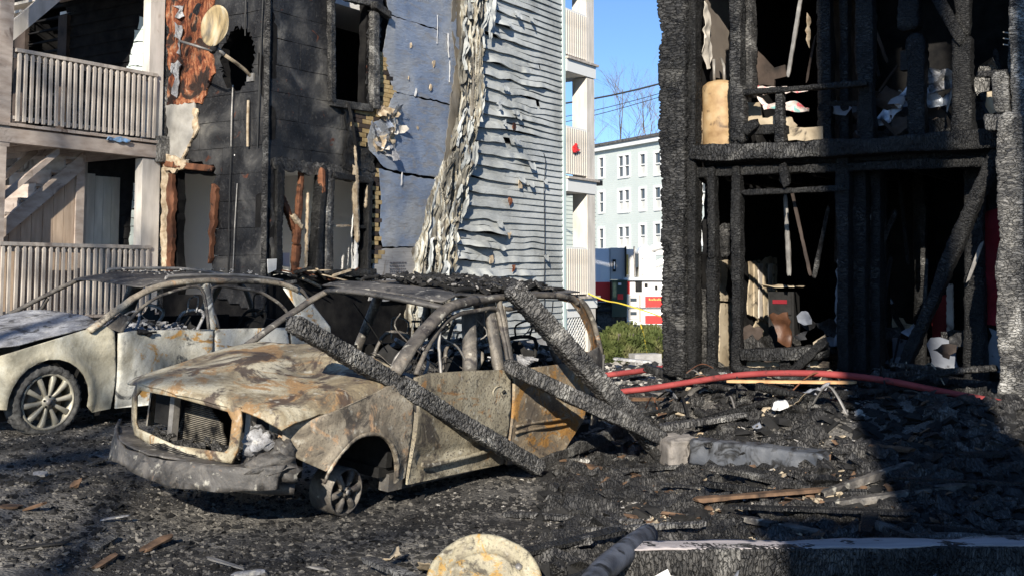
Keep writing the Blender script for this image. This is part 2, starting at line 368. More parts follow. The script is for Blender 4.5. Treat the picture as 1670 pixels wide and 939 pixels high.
DOORM = car_mat('burnt_door_paint', ((.36, (.11, .095, .07)), (.5, (.25, .215, .15)), (.64, (.38, .34, .25))), ((.22, .11, .04), (.3, .17, .07)), .58, (.04, .034, .03), .57, 1., 1.6)
RDOORM = car_mat('burnt_rear_door_paint', ((.33, (.12, .1, .08)), (.5, (.26, .2, .13)), (.65, (.38, .31, .2))), ((.28, .14, .04), (.4, .22, .07)), .5, (.05, .04, .035), .58, .7, 1.8)
PILM = car_mat('burnt_pillar_metal', ((.36, (.035, .032, .03)), (.5, (.1, .09, .078)), (.66, (.24, .21, .17))), ((.22, .1, .04), (.3, .16, .07)), .66, (.035, .03, .03), .55, .6, 3.)
ROOFM = car_mat('burnt_roof_metal', ((.33, (.03, .03, .03)), (.5, (.085, .08, .075)), (.68, (.16, .145, .125))), ((.2, .09, .04), (.22, .1, .04)), .7, (.02, .02, .02), .55, .6, 2.5)
CREAM = car_mat('cream_scorched_paint', ((.36, (.26, .23, .16)), (.5, (.54, .5, .38)), (.62, (.7, .68, .57))), ((.5, .34, .16), (.52, .38, .2)), .64, (.16, .14, .11), .68, .15, 1.3)
CREAM2 = car_mat('grey_scorched_paint', ((.36, (.3, .28, .22)), (.5, (.56, .54, .46)), (.62, (.7, .69, .62))), ((.45, .24, .07), (.5, .3, .1)), .56, (.05, .055, .06), .56, .2, 1.6)
ASHM = car_mat('ash_grey_metal', ((.3, (.12, .12, .12)), (.5, (.3, .3, .31)), (.65, (.5, .5, .5))), ((.2, .18, .15), (.3, .25, .2)), .66, (.03, .03, .03), .55, .6, 4.)
ALLOY = flat_mat('scorched_alloy', (.3, .28, .22), (.52, .49, .4), 7, .45, .003, 60, metal=.3)
TYRE = flat_mat('burnt_tyre', (.02, .02, .02), (.12, .118, .112), 16, .9, .02, 40)
BLACK = flat_mat('black_soot', (.006, .006, .006), (.022, .021, .02), 8, .85, .01, 30)
STEEL = flat_mat('grey_burnt_steel', (.16, .15, .14), (.36, .34, .31), 9, .55, .004, 50, metal=.4)
HOSE = flat_mat('red_fire_hose', (.24, .035, .035), (.36, .07, .065), 3, .75, .006, 150, (1, 1, 1), dirt=(6, .58, (.1, .03, .028)))
YEL = NT('yellow_tape', .5).col((.55, .42, .05)).m
REDP = NT('red_paint', .4, .5).col((.75, .03, .025)).m
WHP = NT('white_truck_paint', .35, .5).col((.78, .77, .74)).m
BLP = NT('cab_white_paint', .4, .5).col((.74, .75, .77)).m
GRN = NT('dark_green_paint', .4, .5).col((.015, .045, .03)).m
GLASS = NT('dark_glass', .08, .6).col((.05, .065, .08)).m
BLIND = NT('window_blind', .7, .3).col((.5, .5, .47)).m
CHROME = NT('dull_chrome', .25, .6, .9).col((.55, .55, .55)).m
GOLD = NT('gold_lettering', .4, .5).col((.75, .5, .12)).m
WIRE = NT('black_cable', .6, .3).col((.02, .02, .02)).m
TEAL = flat_mat('pale_teal_clapboards', (.47, .58, .56), (.54, .65, .62), 3, .75, .002)
TRIM = NT('white_trim', .6, .3).col((.75, .75, .72)).m
CONC = flat_mat('old_concrete', (.25, .24, .23), (.42, .41, .4), 6, .85, .01, 30, dirt=(4, .55, (.06, .055, .05)))
CHARB = char_mat('blocky_char', .03, .15, 30, (1, .96, .9), .24, 1.)
ASHF = flat_mat('pale_ash', (.16, .15, .14), (.5, .47, .42), 12, .9, .01)
GRAV = flat_mat('gravel_bits', (.05, .047, .043), (.2, .185, .16), 14, .9, .01)
CLAPW = flat_mat('cream_clapboard', (.6, .64, .55), (.68, .72, .62), 2, .7, .003)
STEEL2 = NT('brushed_panel', .45, .5, .2).col((.5, .48, .46)).m
GOLDD = NT('dull_gold', .5).col((.5, .42, .15)).m
BWP = NT('brownish_post', .5).col((.42, .3, .26)).m
BWOOD2 = flat_mat('brown_splinters', (.03, .02, .014), (.2, .12, .07), 9)
SCORCH = flat_mat('scorched_tan_wrap', (.1, .085, .065), (.3, .27, .22), 4, .7, .008, 25, (1, 1, .4))
GREYP = NT('faded_ink', .8).col((.17, .16, .17)).m
BARK = flat_mat('grey_bark', (.12, .1, .085), (.24, .21, .18), 9, .9, .01, 30, (1, 1, .3))
DRUMM = car_mat('rusty_drum_lid', ((.33, (.2, .17, .12)), (.5, (.36, .32, .22)), (.66, (.45, .4, .27))), ((.35, .2, .06), (.45, .3, .1)), .55, (.07, .06, .045), .58, .5, 3)

# ------------------------------------------------------------------ key lines of the place
UX, UY = math.cos(math.radians(56.7)), math.sin(math.radians(56.7))
Cc = (-3.575, 16.381); Ec = (-5.431, 17.6); Lc = (2.025, 14.0)
W1 = Wall(Cc, (UX, UY), (UY, -UX))                        # long side wall of the grey house
W0 = Wall(Cc, (-UY, UX), (-UX, -UY))                      # its end wall
PL = Wall(Ec, (UX, UY), (UY, -UX))                        # porch front, s runs from -2.8 to 0
VX, VY = math.cos(math.radians(36.7)), -math.sin(math.radians(36.7))
WR = Wall(Lc, (VX, VY), (VY, -VX))                        # front of the burned house on the right
WL = Wall(Lc, (-VY, VX), (VX, VY))                        # its left side wall seen from inside (s runs inward)

# ------------------------------------------------------------------ ground
def sstep(a, b, x): t = np.clip((x - a) / (b - a), 0, 1); return t * t * (3 - 2 * t)
def gz(x, y):
    x = np.asarray(x, float); y = np.asarray(y, float)
    h = .27 * sstep(-1.9, -4.2, x) * sstep(6, 9, y)
    sx = (x - Lc[0]) * VX + (y - Lc[1]) * VY; dd = (x - Lc[0]) * VY + (y - Lc[1]) * -VX      # along / in front of the burned house
    m = sstep(-1.2, .3, sx) * sstep(1.1, 2.5, x) * sstep(4.6, .6, dd) * sstep(-9, -6, dd); h = h + .62 * m
    near = np.exp(-((x - 1.5) ** 2 + (y - 10) ** 2) / 120)
    pile = sstep(.9, 2., x + .0 * y) * sstep(8.3, 10.5, y) * sstep(19, 15, y)
    h = h + near * .05 * fbm(x * 1.3, y * 1.3, 0, 3, 4) + (.02 + .16 * pile) * fbm(x * 2.3, y * 2.3, 0, 4, 11) + .012 * fbm(x * 9, y * 9, 0, 2, 5) * near
    return h
def gzf(x, y): return float(gz(x, y))
gx = np.unique(np.round(np.concatenate([np.linspace(-900, -60, 12), np.linspace(-60, -10, 26), np.linspace(-10, -4.5, 40), np.linspace(-4.5, 6, 190), np.linspace(6, 12, 24), np.linspace(12, 60, 20), np.linspace(60, 900, 12)]), 3))
gy = np.unique(np.round(np.concatenate([np.linspace(-200, -10, 12), np.linspace(-10, 5, 20), np.linspace(5, 15.5, 190), np.linspace(15.5, 30, 60), np.linspace(30, 90, 20), np.linspace(90, 1500, 12)]), 3))
GX, GY = np.meshgrid(gx, gy); GZ = gz(GX, GY); nx_, ny_ = len(gx), len(gy)
gv = np.stack([GX, GY, GZ], -1).reshape(-1, 3); ii = np.arange(ny_ - 1)[:, None] * nx_; jj = np.arange(nx_ - 1)[None, :]
gf = np.stack([ii + jj, ii + jj + 1, ii + nx_ + jj + 1, ii + nx_ + jj], -1).reshape(-1, 4).tolist()
k = NT('ashy_asphalt', .8, .35); nb = k.noise(.9, 7, None, .4); nf = k.noise(34, 6); vv = k.vor(42, None, 'F1')
a = k.ramp(nb, (.33, (.05, .047, .043)), (.52, (.12, .112, .1)), (.68, (.2, .185, .16)))
a = k.mix(k.ramp(nf, (.5, 0.), (.66, .6)), a, (.03, .028, .026)); a = k.mix(k.ramp(k.noise(60, 4), (.62, 0.), (.68, .8)), a, (.36, .34, .3))
wet = k.noise(.55, 4, k.map((1, 1, 1), (0, 0, 0), (3, 8, 0)), .8); a = k.mix(k.ramp(wet, (.5, 0.), (.58, .8)), a, (.022, .021, .021)); a = k.mix(k.ramp(k.noise(1.7, 7, None, 1.5), (.6, 0.), (.68, .7)), a, (.26, .24, .21)); k.col(a); k.rough(k.ramp(wet, (.46, .85), (.62, .25))); k.bump(nf, .9, .03).bump(vv, .6, .02); GROUNDM = k.m
tag(obj('ground', gv, gf, GROUNDM, None, True), kind='structure')

# ------------------------------------------------------------------ house on the left: long wall
def build_left_house():
    hs = thing('apartment_house', 'tall grey multi-family house with peeled, charred walls and warped siding behind the burned cars', 'house', (Cc[0], Cc[1], 0))
    p = W1.poly
    win = p((543, -60), (603, -60), (599, 172), (543, 165)); ZT = 8.4
    h1 = p((446, 266), (532, 273), (530, 448), (445, 450)); h2 = p((541, 292), (592, 297), (590, 441), (539, 441))
    base = [(.0, 0), (8.4, 0), (8.4, ZT), (0, ZT)]
    def f1(s, z, w_): return W1.P(s, z, -.05 - .14 * w_)
    r = patch(base, .4, f1, .14, [rag(win, .1, .015, 1), rag(h1, .1, .02, 2), rag(h2, .1, .02, 3)]); obj('wall', r[0], r[1], SOOT, hs)
    q = W0.poly; o0 = q((286, 282), (352, 283), (350, 480), (286, 480)); hole = [(W0.px(386, 97)[0] + .36 * math.cos(t) * (1 + .1 * math.sin(3 * t)), W0.px(386, 97)[1] + .5 * math.sin(t)) for t in np.linspace(0, 6.28, 14)[:-1]]
    def f0(s, z, w_): return W0.P(s, z, -.05 - .14 * w_)
    bs = [(0, 0), (6.5, 0), (6.5, ZT), (0, ZT)]
    dr = q((40, 12), (110, 2), (110, 225), (40, 225))
    r = patch(bs, .4, f0, .14, [rag(o0, .1, .02, 4), rag(hole, .1, .02, 5), dr]); obj('end_wall', r[0], r[1], SOOT, hs)
    mb = MB(); wbox(mb, W0, -.2, 6.7, ZT, ZT + .35, -6, .35); wbox(mb, W1, -.3, 8.7, ZT - .02, ZT + .33, -6, .35); mb.build('roof', BLACK, hs)
    # rooms behind the openings: drywall back walls; floors and ceilings made pale to bounce light
    mb = MB(); wbox(mb, W1, .2, 5, 1.2, 3.7, -2.75, -2.65); wbox(mb, W1, 2.9, 3., 1.2, 3.7, -2.65, -.2); mb.build('room_wall', DRY, hs)
    mb = MB(); wbox(mb, W0, .4, 2.6, 1.2, 3.7, -3.0, -2.9); mb.build('room_wall', DRY, hs)
    r = patch([(.2, 1.2), (4.9, 1.2), (4.9, 3.6), (.2, 3.6)], .4, lambda s, z, w_: W1.P(s, z, -.2 - .02 * w_), .02, [rag(h1, .1, .02, 2), rag(h2, .1, .02, 3)]); obj('bounce_lining', r[0], r[1], DRY, hs)  # inner lining added to bounce light onto the room walls
    r = patch([(.2, 1.2), (2.6, 1.2), (2.6, 3.6), (.2, 3.6)], .4, lambda s, z, w_: W0.P(s, z, -.2 - .02 * w_), .02, [[(a_, max(b_, 1.25)) for a_, b_ in rag(o0, .1, .02, 4)]]) if 0 else (None, None)
    mb = MB(); wbox(mb, W1, .02, 8.3, 3.62, 3.75, -5, -.2); wbox(mb, W1, .02, 8.3, 6.2, 6.35, -5, -.2); mb.build('ceiling', DRY, hs)
    mb = MB(); wbox(mb, W1, .02, 8.3, 1.1, 1.2, -5, -.2); mb.build('floor', DRY, hs)
    mb = MB(); wbox(mb, W1, .2, 8.3, 3.75, 6.2, -4, -3.9); wbox(mb, W1, .2, 5, 3.75, 6.2, -1.5, -1.4); mb.build('partition', BLACK, hs)
    # far side and back so that nothing is see-through
    mb = MB(); wbox(mb, W1, 8.26, 8.38, 0, 8.3, -6, -.2); wbox(mb, W1, .1, 8.3, 0, 8.3, -6.1, -6); mb.build('back_wall', SOOT, hs)
    # panelled inner door seen through the window opening
    W1d = W1.off(-2.6); d0 = W1d.px(558, 318); d1 = W1d.px(586, 318); mb = MB(); wbox(mb, W1, d0[0] - .25, d0[0] + .6, 1.25, 3.25, -2.64, -2.6)
    dd = mb.build('inner_door', WHITE, hs)
    for (z0, z1) in ((1.4, 2.0), (2.1, 2.6), (2.7, 3.1)):
        for s0 in (-.17, .2):
            m2 = MB(); wbox(m2, W1, d0[0] + s0, d0[0] + s0 + .3, z0, z1, -2.598, -2.585); m2.build('door_panel', DRY, dd)
    # scorched board panels, long wall (courses about 0.38 m) and end wall
    reg = p((428, -80), (560, -80), (628, -60), (618, 90), (610, 175), (604, 225), (612, 262), (560, 272), (446, 262), (428, 290))
    cut = [win]; rr = random.Random(3); z = 3.35
    while z < 7.9:
        s = -.02 + rr.random() * .1
        while s < 2.6:
            wd = rr.choice((.62, .8, .95)); o = rag([(s + .002, z + .003), (s + wd - .003, z + .003), (s + wd - .003, z + .396), (s + .002, z + .396)], .1, .002, rr.randrange(999))
            wsheet('wall_panel', W1, o, PANEL, hs, .0 + rr.random() * .006, .014, .07, .05, 2.2, seed=3, clip=reg, notclip=cut); s += wd
        z += .4
    reg0 = q((430, -80), (272, -80), (272, 168), (276, 262), (350, 275), (352, 480), (432, 480)); reg0 = [(-.0, 1.4)] + [(s, z) for s, z in reg0]
    reg0 = q((272, -80), (272, 168), (290, 255), (350, 272), (352, 310), (345, 480)) + [(-.0, 1.3), (-.0, 8)]
    z = 1.35
    while z < 7.9:
        s = 0.
        while s < 2.3:
            wd = rr.choice((.7, .9, 1.1)); o = rag([(s + .002, z + .003), (s + wd - .003, z + .003), (s + wd - .003, z + .396), (s + .002, z + .396)], .1, .002, rr.randrange(999))
            wsheet('wall_panel', W0, o, PANEL, hs, rr.random() * .006, .014, .07, .05, 2.2, seed=4, clip=reg0, notclip=[hole]); s += wd
        z += .4
    # wrapped corner below: a swollen charred column left of the openings on the long wall
    wsheet('wall_panel', W1, rag(p((430, 262), (447, 262), (447, 330), (450, 400), (438, 470), (430, 470)), .08, .02, 6), PANEL, hs, .0, .03, .08, .02, 4)
    # blistered red board and grey plaster left of the dish
    wsheet('red_board', W0, rag(q((274, -60), (366, -60), (350, 20), (344, 60), (352, 120), (330, 168), (276, 172)), .07, .02, 8), RUST, hs, .03, .03, .06, .05, 6)
    for j, (a, b, c, d) in enumerate(((288, 8, 308, 30), (291, 42, 303, 88), (286, 105, 300, 155))):
        wsheet('loose_flake', W0, rag(q((a, b), (c, b + 2), (c - 4, (b + d) / 2), (c - 2, d), (a + 3, d), (a + 6, (b + d) / 2)), .06, .04, j), ASHM, hs, .075, .01, .05, .06, 9)
    wsheet('plaster_patch', W0, rag(q((272, 172), (318, 168), (322, 200), (318, 225), (306, 248), (296, 262), (276, 258)), .06, .02, 9), flat_mat('grey_plaster', (.2, .19, .17), (.42, .4, .36), 3, .8, .01, 20, dirt=(5, .62, (.05, .045, .04))), hs, .03, .03, .08, .03, 4)
    wsheet('torn_edge', W0, rag(q((318, 176), (326, 178), (325, 215), (312, 245), (300, 262), (308, 238), (317, 215)), .05, .03, 10), TORN, hs, .05, .03, .05, .05, 9)
    # torn jambs and lintels of the end-wall opening
    for j, (a, m_) in enumerate((((268, 262, 279, 262, 281, 330, 276, 450, 266, 450), TORN), ((279, 284, 288, 284, 287, 380, 284, 450, 276, 450, 279, 360), BWOOD), ((352, 300, 360, 308, 356, 350, 350, 420, 347, 430, 349, 350), BWOOD))):
        wsheet('jamb', W0, rag(q(*zip(a[::2], a[1::2])), .05, .01, 20 + j), m_, hs, .05 + .02 * j, .07, .05, .05, 8)
    timber('lintel', W0.P(*W0.px(272, 268), .06), W0.P(*W0.px(352, 276), .05), .09, .1, BWOOD, hs, .02, .01)
    wsheet('torn_edge', W0, rag(q((276, 258), (312, 262), (308, 276), (280, 278)), .05, .03, 31), TORN, hs, .1, .05, .04, .06, 9)
    # corner board of char
    timber('corner_post', W1.P(.0, 1.3, -.0), W1.P(.0, 8.2, -.0), .09, .09, CHARF, hs, .03, .008)
    # studs and window frame on the long wall
    def st(name, a, b, off, wd, ht, m_, rough=1., **kw): timber(name, W1.P(*W1.px(*a), off), W1.P(*W1.px(*b), off), wd, ht, m_, hs, .02, .012, rough=rough, up=(UY, -UX, 0), **kw)
    st('stud', (455, 268), (452, 448), -.02, .15, .13, CHAR); st('stud', (496, 272), (488, 400), -.06, .11, .1, BWOOD, 2.5); st('stud', (490, 398), (487, 448), -.08, .12, .1, BWOOD, 2)
    st('stud', (524, 272), (512, 448), .0, .13, .2, CHAR); st('stud', (533, 275), (528, 448), .0, .1, .15, CHARG); st('stud', (506, 315), (503, 440), -.05, .04, .05, TORN)
    st('brace', (446, 272), (492, 382), -.1, .1, .1, BWOOD, 1.5); st('brace', (478, 350), (494, 372), -.02, .06, .08, TORN)
    st('stud', (520, 276), (521, 318), .05, .08, .1, BWOOD)
    st('window_head', (538, 286), (604, 296), .02, .1, .16, CHAR); st('window_jamb', (598, 292), (594, 445), .03, .1, .16, CHAR); st('window_sill', (530, 446), (606, 444), .05, .12, .16, CHAR)
    st('window_jamb', (537, 290), (534, 444), .02, .08, .12, CHARF); st('window_bar', (574, 270), (578, 395), .06, .06, .08, TORN, 3.); st('window_bar', (538, 369), (572, 368), -.02, .04, .06, TORN, 2)
    st('window_bar', (585, 330), (582, 440), -.03, .05, .05, WHITE, 2); st('window_rail', (582, 370), (600, 372), .04, .06, .07, CHAR); st('window_bar', (596, 300), (592, 340), .05, .05, .04, TORN, 2)
    wsheet('charred_header', W1, rag(p((440, 258), (560, 270), (608, 262), (614, 296), (536, 288), (446, 276)), .06, .02, 40), CHARF, hs, .03, .05, .06, .04, 6)
    wsheet('charred_header', W1, rag(p((558, 165), (566, 205), (584, 240), (600, 250), (612, 280), (560, 275), (562, 215)), .06, .03, 41), CHAR, hs, .05, .05, .06, .06, 6)
    st('hanging_strip', (560, 168), (572, 240), .1, .03, .05, BLACK, bend=.02); st('hanging_strip', (571, 240), (576, 300), .1, .03, .05, TORN, 2.)
    rq = random.Random(33)
    for i_ in range(22):
        x = rq.uniform(440, 600); y = rq.uniform(438, 462); a_, z_ = W1.px(x, y); l_ = rq.uniform(.12, .5); an = rq.uniform(-.5, .5)
        timber('splintered_lath', W1.P(a_ - l_ / 2 * math.cos(an), z_ - l_ / 2 * math.sin(an), rq.uniform(0, .2)), W1.P(a_ + l_ / 2 * math.cos(an), z_ + l_ / 2 * math.sin(an), rq.uniform(.0, .3)), rq.uniform(.02, .06), rq.uniform(.015, .05), (TORN, CHAR, BWOOD, CHARG)[i_ % 4], hs, .03, .004, rough=1.5)
    wsheet('sun_patch_sheet', W1, rag(p((431, 422), (447, 422), (446, 440), (432, 446)), .1, .004, 3), WHITE, hs, .06, .01, .1, .02, 3); wsheet('sun_patch_sheet', W1, rag(p((459, 413), (484, 412), (484, 436), (460, 432)), .1, .004, 4), WHITE, hs, -.14, .01, .1, .02, 3)  # white sheets stand for patches of sun low in the opening
    # upper window: charred jambs, sill and torn head
    st('window_jamb', (536, -50), (537, 168), .05, .12, .1, CHARF, 2.); st('window_jamb', (606, 20), (606, 178), .06, .17, .12, CHARG); st('window_sill', (535, 168), (604, 178), .05, .12, .08, CHARF)
    st('window_head', (600, 8), (628, 28), .1, .12, .12, CHARF, 2.); st('window_head', (560, -2), (612, 8), .02, .1, .1, CHARG, 3.)
    # yellow fibreboard imitating brick: each unit its own piece
    def bricks(poly, seed, dark=.2):
        s0 = min(a for a, b in poly); s1 = max(a for a, b in poly); z0 = min(b for a, b in poly); z1 = max(b for a, b in poly); r_ = random.Random(seed); row = 0; z = z0
        while z < z1:
            s = s0 - (.09 if row % 2 else 0)
            while s < s1:
                cx, cz = s + .085, z + .035
                if inpoly(np.array([cx]), np.array([cz]), poly)[0]:
                    mb = MB(); o = r_.random() * .006; wbox(mb, W1, s + .004, s + .172, z + .004, z + .07, .0, .022 + o); mb.build('brick', TAN if r_.random() > dark else SOOTB, hs)
                s += .176
            z += .074; row += 1
    bricks(p((612, 82), (628, 85), (630, 110), (641, 150), (640, 178), (612, 178)), 1); bricks(p((572, 178), (640, 178), (626, 195), (606, 215), (598, 240), (580, 238), (572, 200)), 2, .5)
    bricks(p((606, 275), (618, 275), (617, 380), (622, 420), (608, 430), (604, 360)), 3, .3)
    # foil house wrap in four overlapping courses
    L_ = [((622, -70), (745, -70), (741, 62), (690, 42), (634, 24), (628, 10)), ((634, 26), (690, 44), (745, 62), (742, 172), (690, 160), (641, 150), (630, 112), (622, 85), (628, 50)),
          ((641, 152), (690, 163), (745, 174), (728, 292), (660, 283), (622, 272), (600, 245), (597, 225), (602, 200), (625, 190)), ((615, 276), (660, 287), (730, 296), (705, 340), (698, 403), (622, 403), (616, 380), (620, 330))]
    for j, a in enumerate(L_):
        wsheet('house_wrap', W1, rag(p(*a), .08, .012, 50 + j), WRAP, hs, .035 - .006 * (j % 2) , .006, .08, .03, 1.2, seed=j, curl=lambda s, z: .02 * np.abs(fbm(s * 2.5, z * 9, 0, 3, 6)))
    wsheet('sheathing_board', W1, rag(p((612, 404), (700, 404), (690, 490), (600, 490), (606, 440)), .08, .012, 60), WRAPG, hs, .02, .02, .09, .015, 2)
    mb = MB(); rp_ = random.Random(2)
    for i_, yy in enumerate((428, 433, 438, 442, 446)):
        xx = 633.
        while xx < 658: ww = rp_.uniform(1.5, 4); (sa, za), (sb, _) = W1.px(xx, yy), W1.px(xx + ww, yy); wbox(mb, W1, sa, sb, za - .013, za + .006, .03, .034); xx += ww + 1
    tag(mb.build('faded_print', GREYP, hs), kind='stuff')
    wsheet('scorched_wrap', W1, rag(p((734, -60), (752, -60), (750, 120), (742, 190), (726, 300), (700, 400), (690, 480), (672, 480), (684, 420), (698, 380), (700, 330), (716, 290), (722, 250), (730, 170), (738, 100), (732, 40)), .06, .02, 91), SCORCH, hs, .055, .006, .06, .04, 3)
    for (x, y, r_) in ((666, 75, .035), (704, 105, .04), (663, 128, .02), (698, 143, .035), (678, 210, .02)):
        s, z = W1.px(x, y); wsheet('torn_spot', W1, rag([(s + r_ * 1.2 * math.cos(t), z + r_ * 1.8 * math.sin(t)) for t in np.linspace(0, 6.28, 8)[:-1]], .03, .02, int(x)), TORN, hs, .06, .012, .03, .02, 20)
    for (a, b) in (((709, 25), (708, 72)), ((726, 55), (727, 95)), ((729, 100), (728, 135)), ((651, 280), (649, 303)), ((674, 145), (672, 158))):
        s, z = W1.px(*a); s2, z2 = W1.px(*b); wsheet('paper_strip', W1, rag([(s, z), (s + .03, z), (s2 + .03, z2), (s2, z2)], .05, .006, int(a[0])), WHITE, hs, .06, .005, .04, .01, 20)
    # curled tatters on the wrap left of its middle
    rr = random.Random(9)
    for j in range(26):
        x = rr.uniform(602, 655); y = rr.uniform(175, 250)
        if (x - 628) ** 2 / 28 ** 2 + (y - 212) ** 2 / 40 ** 2 > 1: continue
        s, z = W1.px(x, y); r_ = rr.uniform(.07, .16); a0 = rr.random() * 6
        o = rag([(s + r_ * math.cos(t) * rr.uniform(.6, 1.3), z + r_ * math.sin(t) * rr.uniform(.6, 1.3)) for t in np.linspace(0, 6.28, 7)[:-1]], .04, .015, j)
        wsheet('curled_tatter', W1, o, (WRAP, TORN, PORCHP, ASHM)[j % 4], hs, .07, .004, .04, .05, 12, seed=j, curl=lambda s_, z_: .9 * np.clip((s_ - s) * math.cos(a0) + (z_ - z) * math.sin(a0), 0, 9) + .02)
    # strip of melted vinyl running down the wall: crumpled core plus hanging ribbons
    cen = lambda z: np.interp(z, [1.2, 2.4, 3.4, 4.0, 4.9, 7.2, 8.4], [STR[i][0] for i in range(7)])
    hw = lambda z: np.interp(z, [1.2, 2.4, 3.4, 4.0, 4.9, 7.2, 8.4], [STR[i][1] for i in range(7)])
    STR = []
    for (xa, xb, y) in ((655, 742, 495), (672, 746, 400), (698, 768, 320), (718, 774, 265), (744, 784, 175), (744, 800, 0), (744, 800, -50)):
        a = W1.px(xa, y)[0]; b = W1.px(xb, y)[0]; STR.append(((a + b) / 2 - .04, (b - a) / 2 * .88))
    ns, nz = 90, 620; zz = np.linspace(1.0, 8.3, nz); tt = np.linspace(-1, 1, ns); Z, T_ = np.meshgrid(zz, tt, indexing='ij')
    S = cen(Z) + hw(Z) * T_ * (.92 + .2 * fbm(Z * 3, T_ * 0, 0, 3, 2)) + .04 * fbm(Z * 6, T_, 3, 3, 5)
    wx = .25 * fbm(S * 2, Z * 2, 0, 3, 77); rid = 1 - np.abs(fbm(S * 8 + wx * 4, Z * .45, 0, 3, 21)) * 3.; rid2 = 1 - np.abs(fbm(S * 19 + wx * 6, Z * 1.3, 5, 3, 22)) * 3
    D_ = .02 + np.clip(1 - T_ ** 4, 0, 1) * (.03 + .12 * np.clip(rid, 0, 1) + .035 * np.clip(rid2, 0, 1) + .05 * fbm(S * 4, Z * 2.5, 1, 3, 9))
    V = W1.P(S.ravel(), Z.ravel(), D_.ravel()); i = np.arange(nz - 1)[:, None] * ns; j = np.arange(ns - 1)[None, :]
    obj('melted_siding', V, np.stack([i + j, i + j + 1, i + ns + j + 1, i + ns + j], -1).reshape(-1, 4).tolist(), MELT, hs, True).data.set_sharp_from_angle(angle=.5)
    rr = random.Random(5)
    for q_ in range(75):
        z1 = rr.uniform(1.5, 8.2); ln = rr.uniform(.35, 1.4); s0 = float(cen(z1)) + float(hw(z1)) * rr.uniform(-1.0, .85); w_ = rr.uniform(.03, .1); ph = rr.random() * 9; n = 22
        zz = np.linspace(z1, z1 - ln, n); Wd_ = w_ * (.3 + .9 * np.abs(np.sin(np.linspace(.3, 2.9, n)))) * (1 + .6 * fbm(zz * 8, ph, 0, 2, 3)); sm = s0 + .14 * fbm(zz * 2.2, ph, 0, 3, 8) + (float(cen(z1 - ln)) - float(cen(z1))) * np.linspace(0, 1, n)
        dm = .1 + .13 * np.abs(fbm(zz * 1.8, ph, 0, 2, 9)) + rr.uniform(-.02, .07); tw = .9 * fbm(zz * 3, ph, 4, 2, 2)
        cols = []
        for ie, e in enumerate((-1, -.45, .1, .5, 1)): cols.append(W1.P(sm + Wd_ * e * np.cos(tw) + .03 * fbm(zz * 9, ph, ie, 2, 5), zz + .03 * fbm(zz * 7, ie, ph, 2, 6), dm + Wd_ * e * np.sin(tw) + (.035 if ie % 2 else 0) * np.abs(fbm(zz * 6, ph, ie, 2, 7)) * 3))
        v = np.concatenate(cols); f = [(c * n + r, c * n + r + 1, (c + 1) * n + r + 1, (c + 1) * n + r) for c in range(4) for r in range(n - 1)]
        obj('curled_strip', v, f, (MELT, MELTD, SIDING)[q_ % 3], hs, True).data.set_sharp_from_angle(angle=.7)
    # warped siding courses
    pitch = .125; z = .62; row = 0
    while z < 8.3:
        zc = z + pitch / 2; s0 = float(cen(zc)) + float(hw(zc)) * .6; s1 = 8.37; n = 84; m = 6
        s = np.linspace(s0, s1, n); v_ = np.array([0, .0, .2, .45, .7, 1.0]); Sg, Vg = np.meshgrid(s, v_, indexing='ij')
        t = (Sg - s0) / (s1 - s0); am = np.exp(-((t - .28) / .38) ** 2) * 1.1 + .12
        am = np.where(t > .8, am * np.clip((1 - t) / .2, 0, 1), am)
        am = am * np.clip(.85 + 2.4 * fbm(Sg * .7, row * .13, 4, 2, 44), .12, 1.6)
        rw = row // 2; lo = am * (.13 * fbm(Sg * 1.1, rw * .55, 0, 2, 31) + .035 * fbm(Sg * 2.6, rw * 1.3, 0, 2, 32))
        Zg = z + Vg * pitch * 1.12 + lo * (1 - .35 * Vg) + am * .008 * fbm(Sg * 9, row * 1., 0, 2, 33) * (1 - Vg)
        buck = np.clip(fbm(Sg * 1.3, row * .5, 2, 3, 34) - .05, 0, 1) * .16 * am + .018 * am * np.abs(fbm(Sg * 5, row * .9 + Vg * 1.5, 3, 3, 35))
        lapd = .036 * (np.clip((t - .3) / .4, .12, 1) if row % 2 else 1 + .5 * np.clip(.6 - t, 0, 1)); Dg = .008 + (0 if row % 2 else .012 * np.clip(.7 - t, 0, 1)) + lapd * (1 - Vg) + buck * (1 - Vg) ** .7 * (.5 if row % 2 else 1.5)
        Dg[:, 0] -= .045; Zg[:, 0] = Zg[:, 1] + .004
        V = W1.P(Sg.ravel(), Zg.ravel(), Dg.ravel()); i = np.arange(n - 1)[:, None] * m; j = np.arange(m - 1)[None, :]
        gap = fbm(s * 1.6, row * 2.7, 0, 2, 36)
        F = [tuple(int(x) for x in (a * m + b, (a + 1) * m + b, (a + 1) * m + b + 1, a * m + b + 1)) for a in range(n - 1) for b in range(m - 1) if not (gap[a] > .56 and .15 < t[a, 0] < .7)]
        obs = obj('siding_board', V, F, SIDING, hs, True); obs.data.polygons.foreach_set('use_smooth', [(q % (m - 1) != 0) for q in range(0)] or [True] * len(F)); obs.data.set_sharp_from_angle(angle=math.radians(40)); z += pitch; row += 1
    rr = random.Random(12)
    for q_ in range(16):                                        # split tongues that stand off the siding
        x = rr.uniform(800, 880); y = rr.uniform(5, 440); s, z = W1.px(x, y); l = rr.uniform(.12, .3); hgt = rr.uniform(.07, .16)
        o = rag([(s, z), (s + l, z + .03), (s + l * 1.1, z - hgt * .5), (s + l * .8, z - hgt), (s + l * .3, z - hgt * .8)], .05, .02, q_)
        wsheet('split_flap', W1, o, SIDING, hs, .08, .004, .03, .03, 7, seed=q_, curl=lambda s_, z_: .45 * np.clip(z - z_, 0, 1) + .02)
